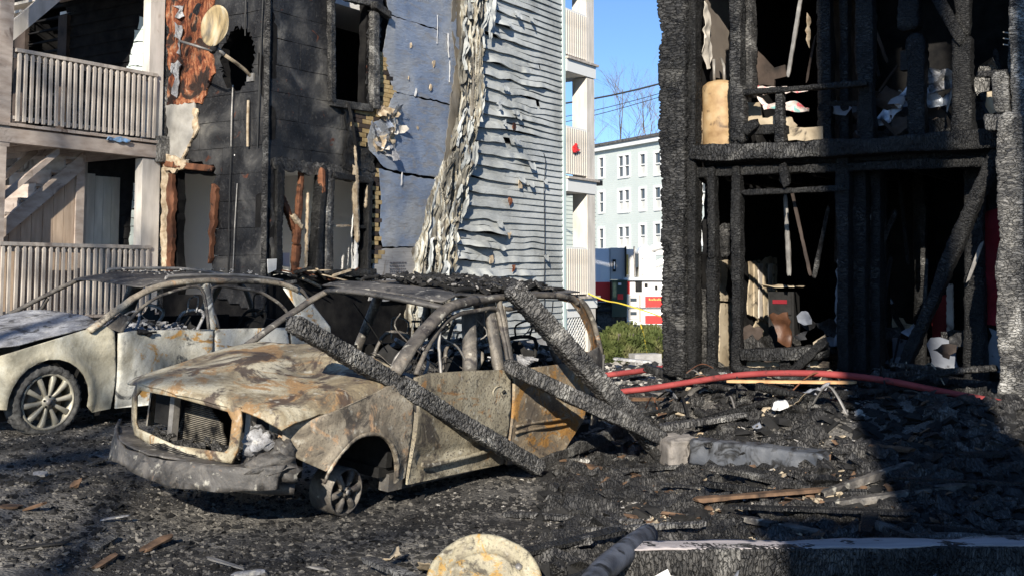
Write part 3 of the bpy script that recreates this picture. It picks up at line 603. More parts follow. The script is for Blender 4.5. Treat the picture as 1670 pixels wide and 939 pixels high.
    for (x, y) in ((831, 203), (823, 325), (822, 380), (792, 418), (828, 433), (840, 296)):
        s, z = W1.px(x, y); wsheet('torn_spot', W1, rag([(s, z), (s + .12, z + .02), (s + .1, z - .1), (s + .03, z - .13)], .04, .02, x), RUST if y % 2 else TORN, hs, .09, .01, .03, .03, 9)
    mb = MB(); wbox(mb, W1, 8.36, 8.46, .5, 8.4, -.1, .06); mb.build('corner_trim', TEAL, hs)
    mb = MB(); mb.tube([W1.P(7.55 + .01 * math.sin(z_ * 3), z_, .09) for z_ in np.linspace(1.0, 3.6, 14)], .008, 5); mb.tube([W1.P(s_, z_, .09) for s_, z_ in ((7.55, 3.6), (7.6, 4.2), (7.53, 4.3))], .008, 5); mb.build('cable', WIRE, hs)
    mb = MB(); wbox(mb, W1, 3, 8.37, 0, .64, -.05, .03); mb.build('foundation', CONC, hs)
    # pipes and cables on the end wall
    for (x0, y0, x1, y1, m_, r_) in ((384, 140, 381, 240, STEEL, .012), (409, 165, 408, 240, TORN, .02), (381, 240, 376, 445, WIRE, .01), (391, 300, 384, 445, STEEL, .009), (433, 0, 424, 240, WIRE, .012), (405, 0, 404, 60, WIRE, .012)):
        MB().tube([W0.P(*W0.px(x0, y0), .05), W0.P(*W0.px((x0 + x1) / 2 + 1, (y0 + y1) / 2), .07), W0.P(*W0.px(x1, y1), .05)], r_, 6).build('cable', m_, hs)
    # dark end wall continuing behind the porch: sooty courses, a pale ragged remnant and a door frame
    z = 1.3; row = 0; regp = W0.poly((268, -80), (268, 480), (-40, 480), (-40, -80))
    while z < 8.3:
        o = [(2.3, z), (6.45, z), (6.45, z + .2), (2.3, z + .2)]
        wsheet('sooty_board', W0, o, SOOT, hs, .0, .012, .12, .01, 2, seed=row, curl=lambda s, z_: .025 * (1 - (z_ - z) / .2), notclip=[dr]); z += .19; row += 1
    for j, y in enumerate(range(-10, 112, 20)):
        lft = [255, 244, 232, 224, 222, 217, 212][j]
        wsheet('pale_remnant_board', W0, rag(q((lft, y), (250, y), (250, y + 19), (lft - 3, y + 19)), .06, .012, 70 + j), CLAP, hs, .05, .01, .06, .03, 5)
    for j, y in enumerate(range(300, 400, 14)):
        wsheet('pale_remnant_board', W0, rag(q((222 - j, y), (236, y), (236, y + 13), (221 - j, y + 13)), .06, .012, 80 + j), CLAP, hs, .05, .01, .06, .02, 5)
    for (a, b, c, d) in ((104, -30, 110, 225), (34, -30, 42, 225)):
        mb = MB(); s0, z0 = W0.px(c, d); s1, z1 = W0.px(a, b); wbox(mb, W0, s0, s1, 3.95, 6.25, .0, .08); mb.build('door_frame', SOOTB, hs)
    # ---------------- front porch (upper deck at 3.96, lower at 1.3)
    def prail(z0, z1, s0, s1, n, m_, gap0=.09):
        mb = MB(); wbox(mb, PL, s0, s1, z1 - .05, z1, -.07, .07); wbox(mb, PL, s0, s1, z0 + .03, z0 + .075, -.03, .035); wbox(mb, PL, s0, s1, z1 - .13, z1 - .055, -.035, .0)
        rl = mb.build('porch_railing', m_, hs); base_b = None
        for i in range(n):
            s = s0 + (s1 - s0) * (i + .5) / n; p_ = PL.P(s, z0 + .0, .05); Mx = Matrix.Translation(Vector(p_)) @ Matrix.Rotation(math.radians(56.7) + random.uniform(-.05, .05), 4, 'Z') @ Matrix.Rotation(random.uniform(-.012, .012), 4, 'Y')
            if base_b is None:
                h_ = z1 - z0 - .06; b = MB(); b.box((-.021, -.02, .0), (.021, .02, h_ - .02)); b.box((-.016, -.015, h_ - .02), (.016, .015, h_)); base_b = b.build('baluster', m_, rl, M=Mx)
            else: inst(base_b, Mx, rl)
        return rl
    prail(3.96, 4.97, -2.6, -.2, 24, PORCHW); prail(1.3, 2.31, -2.75, -.25, 24, PORCHW)
    for (z0, z1) in ((3.66, 3.86), (1.02, 1.24)):
        mb = MB(); wbox(mb, PL, -2.9, -.12, z0, z1, -.06, .06); mb.build('porch_beam', PORCHB, hs)
    for (zt, m_) in ((3.93, PORCHB), (1.3, PORCHB)):
        for i in range(22):
            mb = MB(); s = -2.95 + i * .13; wbox(mb, PL, s, s + .124, zt - .045, zt - .003 * (i % 3), -2.6, .09); mb.build('deck_board', m_, hs)
    mb = MB(); wbox(mb, PL, -3.1, 0, 6.5, 6.7, -2.7, .1); mb.build('porch_ceiling', PORCHB, hs)
    for i in range(6):
        mb = MB(); s = -2.8 + i * .5; wbox(mb, PL, s, s + .05, 3.68, 3.86, -2.6, -.08); mb.build('joist', PORCHB, hs)
    for (s0, s1, z0, z1, m_, d) in ((-.34, -.07, 3.97, 8.2, PORCHP, -.02), (-.42, -.09, 1.3, 3.64, PORCHP, -.02), (-2.86, -2.65, 3.6, 8.2, PORCHB, .0), (-2.86, -2.69, .2, 3.62, PORCHB, .0)):
        mb = MB(); wbox(mb, PL, s0, s1, z0, z1, d - .12, d + .05); mb.build('porch_post', m_, hs)
    mb = MB(); wbox(mb, PL, -.2, -.02, 3.6, 4.0, -.1, .16); wbox(mb, PL, -.06, .05, 1.2, 8.2, -.1, -.0); mb.build('charred_joint', CHARG, hs)
    # stairs: lower flight and upper flight with stringers, boards under the lower one
    Q = PL.off(-.5); Q2 = PL.off(-.35)
    def slope(name, wl, a, b, wd, m_, d0=-.03, d1=.03):
        (s0, z0), (s1, z1) = wl.px(*a), wl.px(*b); mb = MB(); v = [wl.P(s, z, d) for (s, z) in ((s0, z0), (s1, z1)) for d in (d0, d1) for k_ in (0,)]
        v = [wl.P(s0, z0, d0), wl.P(s0, z0 + wd, d0), wl.P(s0, z0, d1), wl.P(s0, z0 + wd, d1), wl.P(s1, z1, d0), wl.P(s1, z1 + wd, d0), wl.P(s1, z1, d1), wl.P(s1, z1 + wd, d1)]
        return mb.add(v, [(0, 1, 3, 2), (4, 6, 7, 5), (0, 4, 5, 1), (2, 3, 7, 6), (0, 2, 6, 4), (1, 5, 7, 3)]).build(name, m_, hs)
    slope('stair_stringer', Q2, (-25, 412), (133, 278), .26, PORCHB); slope('stair_handrail', PL.off(-.1), (-5, 335), (95, 252), .1, PORCHB); slope('stair_handrail', PL.off(-1.1), (-5, 305), (60, 250), .12, PORCHB)
    s0, z0 = Q2.px(-20, 400); s1, z1 = Q2.px(130, 262); n = 6
    for i in range(n):
        mb = MB(); s = s0 + (s1 - s0) * i / n; z = z0 + (z1 - z0) * (i + 1) / n; wbox(mb, Q2, s, s + (s1 - s0) / n + .03, z - .0, z + .04, -1.0, .0); mb.build('stair_tread', PORCHB, hs)
        mb = MB(); wbox(mb, Q2, s - .01, s + .02, z - (z1 - z0) / n, z, -1.0, -.02); mb.build('stair_riser', PORCHB, hs)
    slope('stair_stringer', Q, (-10, 92), (120, -18), .3, PORCHP); slope('stair_stringer', PL.off(-1.4), (-10, 70), (110, -30), .24, PORCHB)
    slope('stair_handrail', Q, (-10, 20), (60, -40), .12, PORCHP)
    sA, zA = Q.px(-10, 80); sB, zB = Q.px(120, -28)
    for i in range(6):
        mb = MB(); s = sA + (sB - sA) * i / 6; z = zA + (zB - zA) * (i + 1) / 6; wbox(mb, Q, s, s + (sB - sA) / 6 + .03, z, z + .04, -.9, -.03); mb.build('stair_tread', PORCHP, hs)
    Q3 = PL.off(-.42)
    for (x0, x1) in ((-8, 16), (18, 36), (37, 53), (54, 71), (72, 88), (89, 105), (106, 122), (123, 130)):
        (a, zt) = Q3.px(x0, 300); (b, _) = Q3.px(x1, 300); (_, zt) = Q3.px(x1, np.interp(x1, [0, 130], [400, 284]) - 2); mb = MB(); wbox(mb, Q3, a, b, 1.3, zt, -.02, .0); mb.build('stair_skirt_board', PLANK, hs)
    mb = MB(); (a, _) = Q3.px(124, 270); (b, _) = Q3.px(137, 270); wbox(mb, Q3, a, b, 1.3, 3.64, -.08, .03); mb.build('porch_post', PORCHB, hs)
    Q4 = PL.off(-.9)
    for i in range(4):
        x0 = 142 + i * 13.6; (a, _) = Q4.px(x0, 300); (b, _) = Q4.px(x0 + 13, 300); (_, zt) = Q4.px(x0, 286 + i); mb = MB(); wbox(mb, Q4, a, b, 1.3, zt + (.03 if i == 0 else 0), -.02, .0); mb.build('gate_board', PORCHP, hs)
    mb = MB(); (a, _) = Q4.px(132, 270); (b, _) = Q4.px(142, 270); wbox(mb, Q4, a, b, 1.3, 3.6, -.05, .02); mb.build('gate_post', PORCHW, hs)
    # ---------------- rear porch beyond the warped siding
    for (z0, z1) in ((1.45, 2.45), (3.95, 4.97), (6.46, 7.46)):
        mb = MB(); wbox(mb, W1, 8.5, 9.55, z1 - .05, z1, -.06, .05); rl = mb.build('rear_railing', TRIM, hs); b0 = None; mb = MB(); wbox(mb, W1, 8.5, 9.55, z0 + .02, z0 + .07, -.04, .04); mb.build('bottom_rail', TRIM, rl)
        for i in range(11):
            Mx = Matrix.Translation(Vector(W1.P(8.53 + i * .092, z0 + .02, .045))) @ Matrix.Rotation(math.radians(56.7), 4, 'Z')
            if b0 is None: b0 = MB().box((-.022, -.018, 0), (.022, .018, z1 - z0 - .06)).build('baluster', PORCHP, rl, M=Mx)
            else: inst(b0, Mx, rl)
    for (z, t) in ((1.38, .2), (3.86, .26), (6.38, .26)):
        mb = MB(); wbox(mb, W1, 8.48, 9.72, z - t, z, -2.4, .08); mb.build('rear_deck', TRIM, hs)
        mb = MB(); wbox(mb, W1, 8.46, 9.78, z + .003, z + .05, -2.45, .13); mb.build('deck_edge', PORCHW, hs)
    for (z0, z1) in ((.0, 1.17), (1.43, 3.6), (3.92, 6.1), (6.44, 8.8)):
        mb = MB(); wbox(mb, W1, 9.35, 9.68, z0, z1, -.3, .06); mb.build('rear_post', PORCHP, hs)
        mb = MB(); wbox(mb, W1, 9.45, 9.65, z0, z1, -2.35, -2.15); mb.build('rear_post', PORCHP, hs)
    mb = MB(); wbox(mb, W1, 8.4, 9.8, 8.9, 9.1, -2.5, .2); mb.build('rear_porch_roof', TRIM, hs)
    mb = MB(); wbox(mb, W1, 8.49, 9.34, 1.0, 1.18, -.02, .03); wbox(mb, W1, 8.4, 9.34, .0, .12, -.02, .03)
    lt = mb.build('lattice', TRIM, hs); k_ = 0
    for sg in (-1, 1):
        for i in range(-8, 14):
            a = 8.0 + i * .11; pts = []
            for u in np.linspace(0, 1, 12):
                s = a + sg * u * .9 + (.0 if sg > 0 else .9); z = .1 + u * .9
                if 8.42 < s < 9.33: pts.append((s, z))
            if len(pts) > 1:
                b = MB(); (sa, za), (sb, zb) = pts[0], pts[-1]; d = .01 * sg; nn = .018
                b.add([W1.P(sa - nn, za, d), W1.P(sa + nn, za, d), W1.P(sb + nn, zb, d), W1.P(sb - nn, zb, d), W1.P(sa - nn, za, d + .008), W1.P(sa + nn, za, d + .008), W1.P(sb + nn, zb, d + .008), W1.P(sb - nn, zb, d + .008)],
                      [(0, 1, 2, 3), (4, 7, 6, 5), (0, 4, 5, 1), (1, 5, 6, 2), (2, 6, 7, 3), (3, 7, 4, 0)]).build('lattice_slat', TRIM, lt)
    # small rag on the upper deck edge
    return hs
house = build_left_house()
s_, z_ = W1.px(934, 243); r = patch(rag([(s_ - .12, z_ - .08), (s_ + .02, z_ - .1), (s_ + .14, z_ - .02), (s_ + .05, z_ + .05), (s_ + .03, z_ + .13), (s_ - .05, z_ + .1), (s_ - .13, z_ + .02)], .04, .02, 3), .02, lambda s, z, w_: W1.P(s, z, .1 + .05 * fbm(s * 12, z * 12, 0, 3, 4) - .02 * w_), .02)
tag(obj('red_cloth', r[0], r[1], REDP, None, True), 'small red cloth caught on the middle rear porch railing', 'cloth')
s_, z_ = PL.px(186, 229); r = patch(rag([(s_ - .2, z_ - .02), (s_ + .2, z_ - .03), (s_ + .22, z_ + .02), (s_ + .05, z_ + .05), (s_ - .18, z_ + .03)], .04, .012, 3), .02, lambda s, z, w_: PL.P(s, z, .1 + .04 * fbm(s * 12, z * 12, 0, 3, 4) - .02 * w_), .02)
tag(obj('blue_rag', r[0], r[1], flat_mat('blue_rag_cloth', (.1, .25, .5), (.3, .4, .5), 14), None, True), 'crumpled light blue rag on the edge of the upper porch deck', 'rag')
# satellite dish
def dish():
    g = lambda x, y, o_: W0.off(o_).P(*W0.off(o_).px(x, y))
    t = thing('satellite_dish', 'scorched brown satellite dish on a bent arm on the charred end wall', 'satellite dish', tuple(g(408, 125, .02)))
    g = lambda x, y, o_: W0.off(o_).P(*W0.off(o_).px(x, y)); c = g(350, 42, .75); ax = Vector((-.35, -.9, .15)).normalized(); M = frame_at(c, Vector(c) + ax)
    n = 28; v = []; f = []
    for i in range(9):
        r_ = i / 8
        for j in range(n): a = 2 * math.pi * j / n; v.append((.10 * r_ * r_ - .1 + .006 * math.sin(a * 5) * r_, .235 * r_ * math.cos(a), .31 * r_ * math.sin(a)))
    for i in range(8):
        for j in range(n): f.append((i * n + j, i * n + (j + 1) % n, (i + 1) * n + (j + 1) % n, (i + 1) * n + j))
    v2 = [(p[0] - .012, p[1], p[2]) for p in v]; N_ = len(v); f += [tuple(N_ + x for x in q[::-1]) for q in f]; f += [(8 * n + j, 8 * n + (j + 1) % n, N_ + 8 * n + (j + 1) % n, N_ + 8 * n + j) for j in range(n)]
    k = NT('scorched_dish_paint', .6, .4); a = k.ramp(k.noise(3, 5, k.map((1, 3, .6))), (.34, (.09, .075, .05)), (.5, (.36, .27, .14)), (.66, (.46, .4, .28))); k.col(a).bump(k.noise(30, 4), .3, .004)
    obj('dish', v + v2, f, k.m, t, True, M)
    MB().tube([g(295, 68, .9), g(322, 76, .95), g(346, 84, .8)], .018, 8).build('feed_arm', STEEL, t, True)
    MB().tube([g(346, 84, .8), g(352, 72, .68)], .05, 8).build('bracket', BLACK, t, True)
    MB().tube([g(366, 90, .6), g(385, 103, .35), g(400, 115, .1), g(410, 126, .0)], .026, 8).build('mast', TORN, t, True)
    MB().tube([g(350, 76, .7), g(366, 90, .6)], .03, 8).build('clamp', STEEL, t, True)
    mb = MB(); s, z = W0.px(410, 127); wbox(mb, W0, s - .07, s + .07, z - .06, z + .06, .0, .03); mb.build('mount_plate', STEEL, t)
dish()

# ------------------------------------------------------------------ burned house on the right
def build_right_house():
    hs = thing('burned_house', 'gutted house frame of charred posts and beams open to the yard on the right', 'house', (Lc[0], Lc[1], 0))
    X = WR; I = np.array([-VY, -VX * -1, 0.]) * 1.0
    def pt(px, py, dep=0.): return X.off(-dep).P(*X.off(-dep).px(px, py))
    def tb(name, a, b, wd, ht, m_=CHAR, dep=0., seg=.022, **kw): return timber(name, pt(*a, dep), pt(*b, dep), wd, ht, m_, hs, seg, up=(VY, -VX, 0), **{'rough': 1.7, **kw})
    # corner post and its neighbours
    tb('corner_post', (1104, 612), (1106, -60), .34, .30, CHARM, 0, .016, amp=.03, cell=(.05, .12))
    tb('post', (1132, 615), (1133, -60), .12, .2, CHAR, .05); tb('post', (1150, 612), (1149, 470), .08, .1, CHARF, .3)
    tb('stud', (1203, 238), (1202, -60), .15, .15, CHARM, .0, cell=(.04, .06)); tb('stud', (1222, 160), (1224, -60), .11, .13, CHARF, .15, rough=3.)
    tb('stud', (1207, 232), (1206, 140), .17, .16, CHARM, -.02); tb('stud', (1273, 236), (1272, 150), .12, .12, CHARM)
    tb('window_rail', (1208, 152), (1412, 136), .07, .1, CHAR, -.03); tb('window_sill', (1207, 212), (1284, 212), .12, .14, CHAR, .05); tb('broken_stud', (1215, 218), (1236, 200), .1, .12, CHAR, -.04, rough=3)
    # floor beams; the shade on the right half is put into blacker char
    tb('floor_beam', (1126, 252), (1345, 244), .2, .27, CHARM, -.02, .018, cell=(.035, .05), amp=.022); tb('floor_beam', (1342, 244), (1664, 226), .2, .27, BLACK if 0 else CHAR, -.02, .03)
    tb('floor_beam', (1130, 282), (1660, 262), .12, .08, CHAR, .05); tb('ledger', (1150, 264), (1660, 250), .1, .1, CHAR, .16)
    for x in (1163, 1203, 1280): tb('stud', (x, 272), (x + 1, 300 if x == 1280 else 420 if x == 1163 else 606), .12 if x > 1163 else .09, .14, CHAR, .02)
    tb('stud', (1276, 268), (1284, 304), .1, .08, CHAR, -.05, rough=2.5); tb('stud', (1163, 418), (1162, 606), .12, .12, CHAR, .06, rough=2)
    tb('stud', (1183, 420), (1183, 366), .1, .1, CHARF, .3, rough=2.)
    tb('header', (1212, 315), (1378, 307), .07, .07, CHAR, .0); tb('header', (1160, 282), (1275, 283), .04, .05, CHARF, .3)
    tb('sill_beam', (1212, 578), (1347, 575), .16, .26, CHARM, -.02, cell=(.035, .05), amp=.02); tb('brace', (1290, 608), (1346, 556), .12, .14, CHAR, -.12, rough=2)
    tb('post', (1378, 250), (1378, 605), .16, .2, CHAR, .1, .03); tb('post', (1404, 250), (1404, 612), .2, .2, CHAR, .25, .03); tb('post', (1432, 250), (1430, 612), .13, .2, CHAR, .4, .03)
    tb('cripple_stud', (1283, 580), (1283, 606), .12, .14, CHAR, .0)
    for (x, y0, y1, w_, d_) in ((1346, -60, 240, .17, .4), (1378, -60, 230, .12, .5), (1412, -60, 232, .2, .1), (1495, 60, 230, .2, .05), (1570, 60, 230, .2, .02), (1440, 262, 610, .15, 1.4), (1500, 262, 610, .14, 2.), (1590, 240, 625, .22, .6), (1482, -60, 50, .25, .2), (1570, -60, 60, .16, .1), (1622, 240, 620, .12, .9)):
        tb('post', (x, y0), (x + 2, y1), w_, .16, CHAR, d_, .035)
    tb('diagonal_brace', (1468, 612), (1626, 246), .14, .16, CHAR, -.06, .03); tb('diagonal_brace', (1520, -20), (1570, 70), .12, .1, CHAR, -.05, .03); tb('crossbar', (1352, 170), (1418, 168), .06, .05, CHAR, .2)
    # right porch post, pale char in the sun
    tb('porch_post', (1657, 770), (1650, 186), .27, .26, CHARG, -.35, .02, amp=.02, cell=(.06, .07)); tb('porch_post', (1636, 188), (1634, 120), .17, .2, CHARG, -.3, amp=.015); tb('porch_post', (1664, 240), (1662, -60), .16, .2, CHARG, -.28)
    tb('broken_beam', (1606, 202), (1650, 200), .2, .25, CHARG, -.3, amp=.02, rough=2.); tb('thin_stud', (1648, -60), (1649, 60), .035, .05, CHARF, -.2, rough=3); tb('thin_stud', (1650, 60), (1648, 118), .05, .05, CHARG, -.2, rough=3)
    tb('crossbar', (1598, 122), (1660, 119), .08, .08, CHARF, -.2)
    for y in (53, 63, 73):
        mb = MB(); mb.tube([pt(1636, y, -.2), pt(1650, y + 2, -.2)], .008, 5); mb.build('nail', STEEL, hs)
    # shell: floors, ceiling, left wall with gaps, partitions, back wall
    D_ = 5.2
    def slab(name, s0, s1, z0, z1, d0, d1, m_): mb = MB(); wbox(mb, X, s0, s1, z0, z1, -d1, -d0); return mb.build(name, m_, hs)
    slab('floor', .05, 7, .35, .6, .12, D_, SOOTB); slab('upper_floor', .3, 7, 3.15, 3.38, .2, D_, SOOT); slab('ceiling', -.1, 7, 5.95, 6.2, -.1, D_, SOOT)
    slab('upper_storey', -.1, 7, 6.2, 8.6, .0, D_, SOOT)
    slab('back_wall', -.2, 7, .6, 5.95, D_ - .1, D_, SOOT)
    slab('right_wall', 5.5, 5.6, .4, 5.95, .4, D_, SOOT); slab('partition', 1.75, 1.85, 3.4, 5.95, 1.6, D_, SOOT); slab('partition', 2.15, 2.25, .6, 3.15, 2.4, D_, SOOT)
    slab('partition', 1.85, 5.5, 3.4, 5.95, 2.2, 2.3, SOOT); slab('partition', 2.25, 5.5, .6, 3.15, 3.0, 3.1, SOOT)
    slab('partition', .8, 1.75, 3.4, 5.95, 3.2, 3.3, SOOTB); slab('partition', 1.0, 2.15, .6, 3.15, 3.4, 3.5, SOOT)
    for i in range(9):
        s = .6 + i * .55; tb_ = timber('joist', X.P(s, 3.08, -.2), X.P(s, 3.08, -3.2), .05, .16, CHAR, hs, .06)
    for i in range(9):
        s = .5 + i * .55; timber('joist', X.P(s, 5.86, -.1), X.P(s, 5.86, -3.2), .05, .16, CHAR, hs, .06)
    # left wall seen from inside
    Y = WL; q = Y.poly
    gap = q((1139, 290), (1150, 285), (1160, 300), (1162, 352), (1157, 362), (1158, 408), (1142, 416), (1140, 380))
    def fl(s, z, w_): return Y.P(s, z, -.02 - .1 * w_)
    r = patch([(.16, .6), (D_, .6), (D_, 6), (.16, 6)], .3, fl, .1, [rag(gap, .07, .03, 2)]); obj('left_wall', r[0], r[1], SOOT, hs)
    wsheet('plaster', Y, rag(q((1168, 424), (1203, 421), (1203, 500), (1190, 485), (1196, 470), (1185, 430), (1180, 470), (1190, 492), (1168, 490)), .06, .012, 3), PLAST, hs, .04, .02, .05, .01, 5)
    wsheet('plaster', Y, rag(q((1168, 492), (1200, 492), (1200, 560), (1202, 606), (1168, 606)), .06, .014, 4), PLAST, hs, .05, .02, .05, .01, 5)
    wsheet('plaster', Y, rag(q((1216, 425), (1262, 420), (1262, 500), (1258, 535), (1240, 520), (1216, 512)), .07, .02, 5), PLAST, hs, .05, .02, .06, .02, 5)
    wsheet('plaster', Y, rag(q((1214, 545), (1235, 515), (1246, 530), (1262, 560), (1275, 585), (1300, 600), (1212, 606)), .07, .02, 6), PLAST, hs, .05, .02, .06, .02, 5)
    for i in range(5):
        x = 1222 + i * 8; wsheet('wall_board', Y, rag(q((x, 430), (x + 6, 430), (x + 6, 520 + i * 3), (x, 515 + i * 3)), .1, .01, i), PORCHW if i % 2 else PLAST, hs, .075, .02, .08, .01, 4)
    wsheet('plaster', Y, rag(q((1146, -60), (1184, -60), (1184, 132), (1160, 128), (1156, 100), (1150, 60)), .08, .02, 7), flat_mat('dusky_wallboard', (.12, .1, .085), (.2, .17, .14), 2, .9, .006), hs, .04, .02, .1, .01, 5)
    wsheet('plaster', Y, rag(q((1134, 180), (1150, 185), (1196, 192), (1196, 236), (1134, 236)), .06, .015, 8), PLAST, hs, .06, .02, .05, .02, 5)
    wsheet('peeling_paper', Y, rag(q((1134, 5), (1143, 25), (1146, 60), (1152, 95), (1140, 115), (1136, 90), (1132, 50)), .06, .03, 9), PORCHP, hs, .12, .008, .04, .08, 6)
    # below the window: pale panel
    wsheet('lower_panel', X, rag(X.poly((1216, 590), (1277, 590), (1278, 612), (1214, 612)), .1, .008, 2), PLAST, hs, -.04, .03, .1, .01, 4)
    wsheet('lower_panel', X, rag(X.poly((1318, 588), (1350, 590), (1348, 608), (1320, 608)), .1, .008, 2), PLAST, hs, -.04, .03, .1, .01, 4)
    wsheet('apron_panel', X.off(-.3), rag(X.off(-.3).poly((1282, 208), (1342, 206), (1342, 228), (1284, 230)), .1, .012, 3), PLAST, hs, .0, .03, .1, .01, 4)
    X3 = X.off(-1.6)
    wsheet('corner_ledge', X3, rag(X3.poly((1228, 72), (1262, 110), (1280, 106), (1282, 124), (1262, 130), (1262, 140), (1228, 140)), .1, .01, 4), SOOTB, hs, .0, .04, .1, .01, 4)
    # plaster and red-painted wall pieces, the rooms' shade put into their colours
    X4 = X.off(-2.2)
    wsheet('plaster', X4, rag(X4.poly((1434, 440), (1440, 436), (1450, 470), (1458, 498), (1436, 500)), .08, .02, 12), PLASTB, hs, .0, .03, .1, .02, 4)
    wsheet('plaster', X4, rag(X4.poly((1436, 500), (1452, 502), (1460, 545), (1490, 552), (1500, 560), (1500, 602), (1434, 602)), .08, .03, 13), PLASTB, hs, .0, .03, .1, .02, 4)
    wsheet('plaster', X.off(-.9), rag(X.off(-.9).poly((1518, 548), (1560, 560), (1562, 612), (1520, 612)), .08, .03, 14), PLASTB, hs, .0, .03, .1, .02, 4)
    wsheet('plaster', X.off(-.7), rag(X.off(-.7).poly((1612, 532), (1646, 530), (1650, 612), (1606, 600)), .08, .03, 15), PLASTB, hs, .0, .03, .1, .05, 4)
    redm = flat_mat('shade_tinted_red_wall', (.1, .008, .008), (.2, .018, .016), 3, .8, .005)
    wsheet('red_wall_piece', X4, rag(X4.poly((1522, 482), (1546, 480), (1546, 560), (1520, 556)), .1, .02, 16), redm, hs, .02, .03, .1, .01, 4)
    tb('door_casing', (1549, 464), (1550, 560), .09, .04, PORCHB, 2., rough=.4)
    # torn vertical scraps
    wsheet('hanging_paper', X.off(-1.), rag(X.off(-1.).poly((1317, 20), (1322, 30), (1323, 70), (1315, 80), (1311, 50)), .05, .02, 17), TORN, hs, .0, .01, .05, .04, 6)
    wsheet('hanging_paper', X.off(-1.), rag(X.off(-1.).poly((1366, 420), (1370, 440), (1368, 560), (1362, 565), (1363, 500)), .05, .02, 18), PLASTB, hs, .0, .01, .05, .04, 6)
    rq = random.Random(17)
    for i_ in range(38):                                       # thin burnt laths, wires and rags hanging in the open rooms
        x = rq.uniform(1350, 1640) if i_ % 4 else rq.uniform(1220, 1370); up_ = rq.random() < .5; y = rq.uniform(-10, 200) if up_ else rq.uniform(270, 560); L_ = rq.uniform(30, 170); an = rq.gauss(0, .25); d_ = rq.uniform(.25, 1.9)
        tb('hanging_lath', (x, y), (x + L_ * math.sin(an), min(y + L_ * math.cos(an), 235 if up_ else 610)), rq.uniform(.02, .07), rq.uniform(.015, .04), (CHAR, CHARF, CHAR, STEEL, SOOTB)[i_ % 5], d_, .04, amp=.004, rough=1.8)
    for i_ in range(64):
        x = rq.uniform(1360, 1640) if i_ % 4 else rq.uniform(1215, 1360); up_ = i_ % 2; y = rq.uniform(150, 232) if up_ else rq.uniform(520, 612); r_ = rq.uniform(8, 26); Z_ = X.off(-rq.uniform(.2, 1.4))
        wsheet('burnt_rag', Z_, rag(Z_.poly(*[(x + r_ * math.cos(t_) * rq.uniform(.5, 1.3), y + r_ * .7 * math.sin(t_) * rq.uniform(.5, 1.3)) for t_ in np.linspace(0, 6.28, 8)[:-1]]), .05, .02, i_), (CHAR, PLASTB, CHARF, SOOTB, PANEL)[i_ % 5], hs, .0, .01, .04, .12, 6, seed=i_)
    # stacked masonry of the chimney in the upper room
    for (x, y) in ((1478, 92), (1492, 90), (1478, 108), (1492, 104), (1499, 76), (1484, 20), (1492, 34)):
        c = pt(x, y, .5); mb = MB(); M = frame_at(c, c + np.array([VX, VY, 0])); mb.box((-.05, -.06, -.055), (.055, .06, .055), M); mb.build('brick', flat_mat('sooty_brick_%d' % x, (.02, .02, .022), (.08, .08, .085), 8) if 0 else PANEL, hs)
    # sill and stub at the post foot
    tb('ground_sill', (1086, 615), (1360, 618), .25, .12, CHAR, .05, .03); tb('ground_sill', (1360, 618), (1640, 640), .2, .14, CHAR, .1, .04)
    return hs
rhouse = build_right_house()
RX = WR
def rp(px, py, dep=0.): w_ = WR.off(-dep); return w_.P(*w_.px(px, py))
def crumple(name, wl, outline, m_, label, cat, off=0., amp=.1, bs=5, seed=0, sp=.035, thick=.006, group=None, step=.06, ra=.02, curl=None):
    o = wsheet(name, wl, rag(outline, step, ra, seed), m_, None, off, thick, sp, amp, bs, seed=seed, curl=curl); return tag(o, label, cat, group)
# things inside the burned house
def tank():
    c0 = rp(1176, 208, .75); t = thing('water_tank', 'scorched tan water tank with a domed top in the upper left room', 'tank', (c0[0], c0[1], 3.38))
    v = []; f = []; n = 36; prof = [(.23, 0), (.235, .05), (.235, .28), (.24, .3), (.235, .32), (.235, .86), (.225, .9), (.17, .945), (.08, .97), (.001, .975)]
    for (r_, z) in prof:
        for j in range(n): a = 2 * math.pi * j / n; v.append((r_ * math.cos(a), r_ * math.sin(a), z))
    for i in range(len(prof) - 1):
        for j in range(n): f.append((i * n + j, i * n + (j + 1) % n, (i + 1) * n + (j + 1) % n, (i + 1) * n + j))
    obj('tank_body', v, f, flat_mat('scorched_tan_enamel', (.22, .13, .06), (.4, .27, .14), 4, .6, .004, 20, c2=(.5, .38, .23), dirt=(5, .6, (.09, .06, .04))), t, True, local=True)
    MB().tube([(.05, .0, .96), (.05, 0, 1.15), (.05, .2, 1.3)], .02, 8).build('pipe', STEEL, t, True, local=True); MB().tube([(-.08, .0, .96), (-.08, 0, 1.25)], .02, 8).build('pipe', STEEL, t, True, local=True)
tank()
floral = NT('floral_fabric', .85, .2); a_ = floral.noise(9, 3, None, 1.)
floral.col(floral.ramp(a_, (.36, (.62, .12, .14)), (.44, (.6, .5, .45)), (.6, (.62, .55, .5)), (.66, (.2, .42, .4)))); floral = floral.m
W5 = WR.off(-.55); W6 = WR.off(-.35)
crumple('blanket', W5, W5.poly((1226, 143), (1296, 140), (1320, 146), (1318, 152), (1228, 152)), floral, 'folded pink floral blanket lying over the charred upper window rail', 'blanket', .0, .12, 4, 1, .03, .03)
crumple('cushion', W5, W5.poly((1235, 160), (1262, 172), (1300, 166), (1322, 178), (1318, 184), (1250, 180)), floral, 'torn floral cushion with dark underside below the upper window rail', 'cushion', .05, .14, 5, 2, .03, .05)
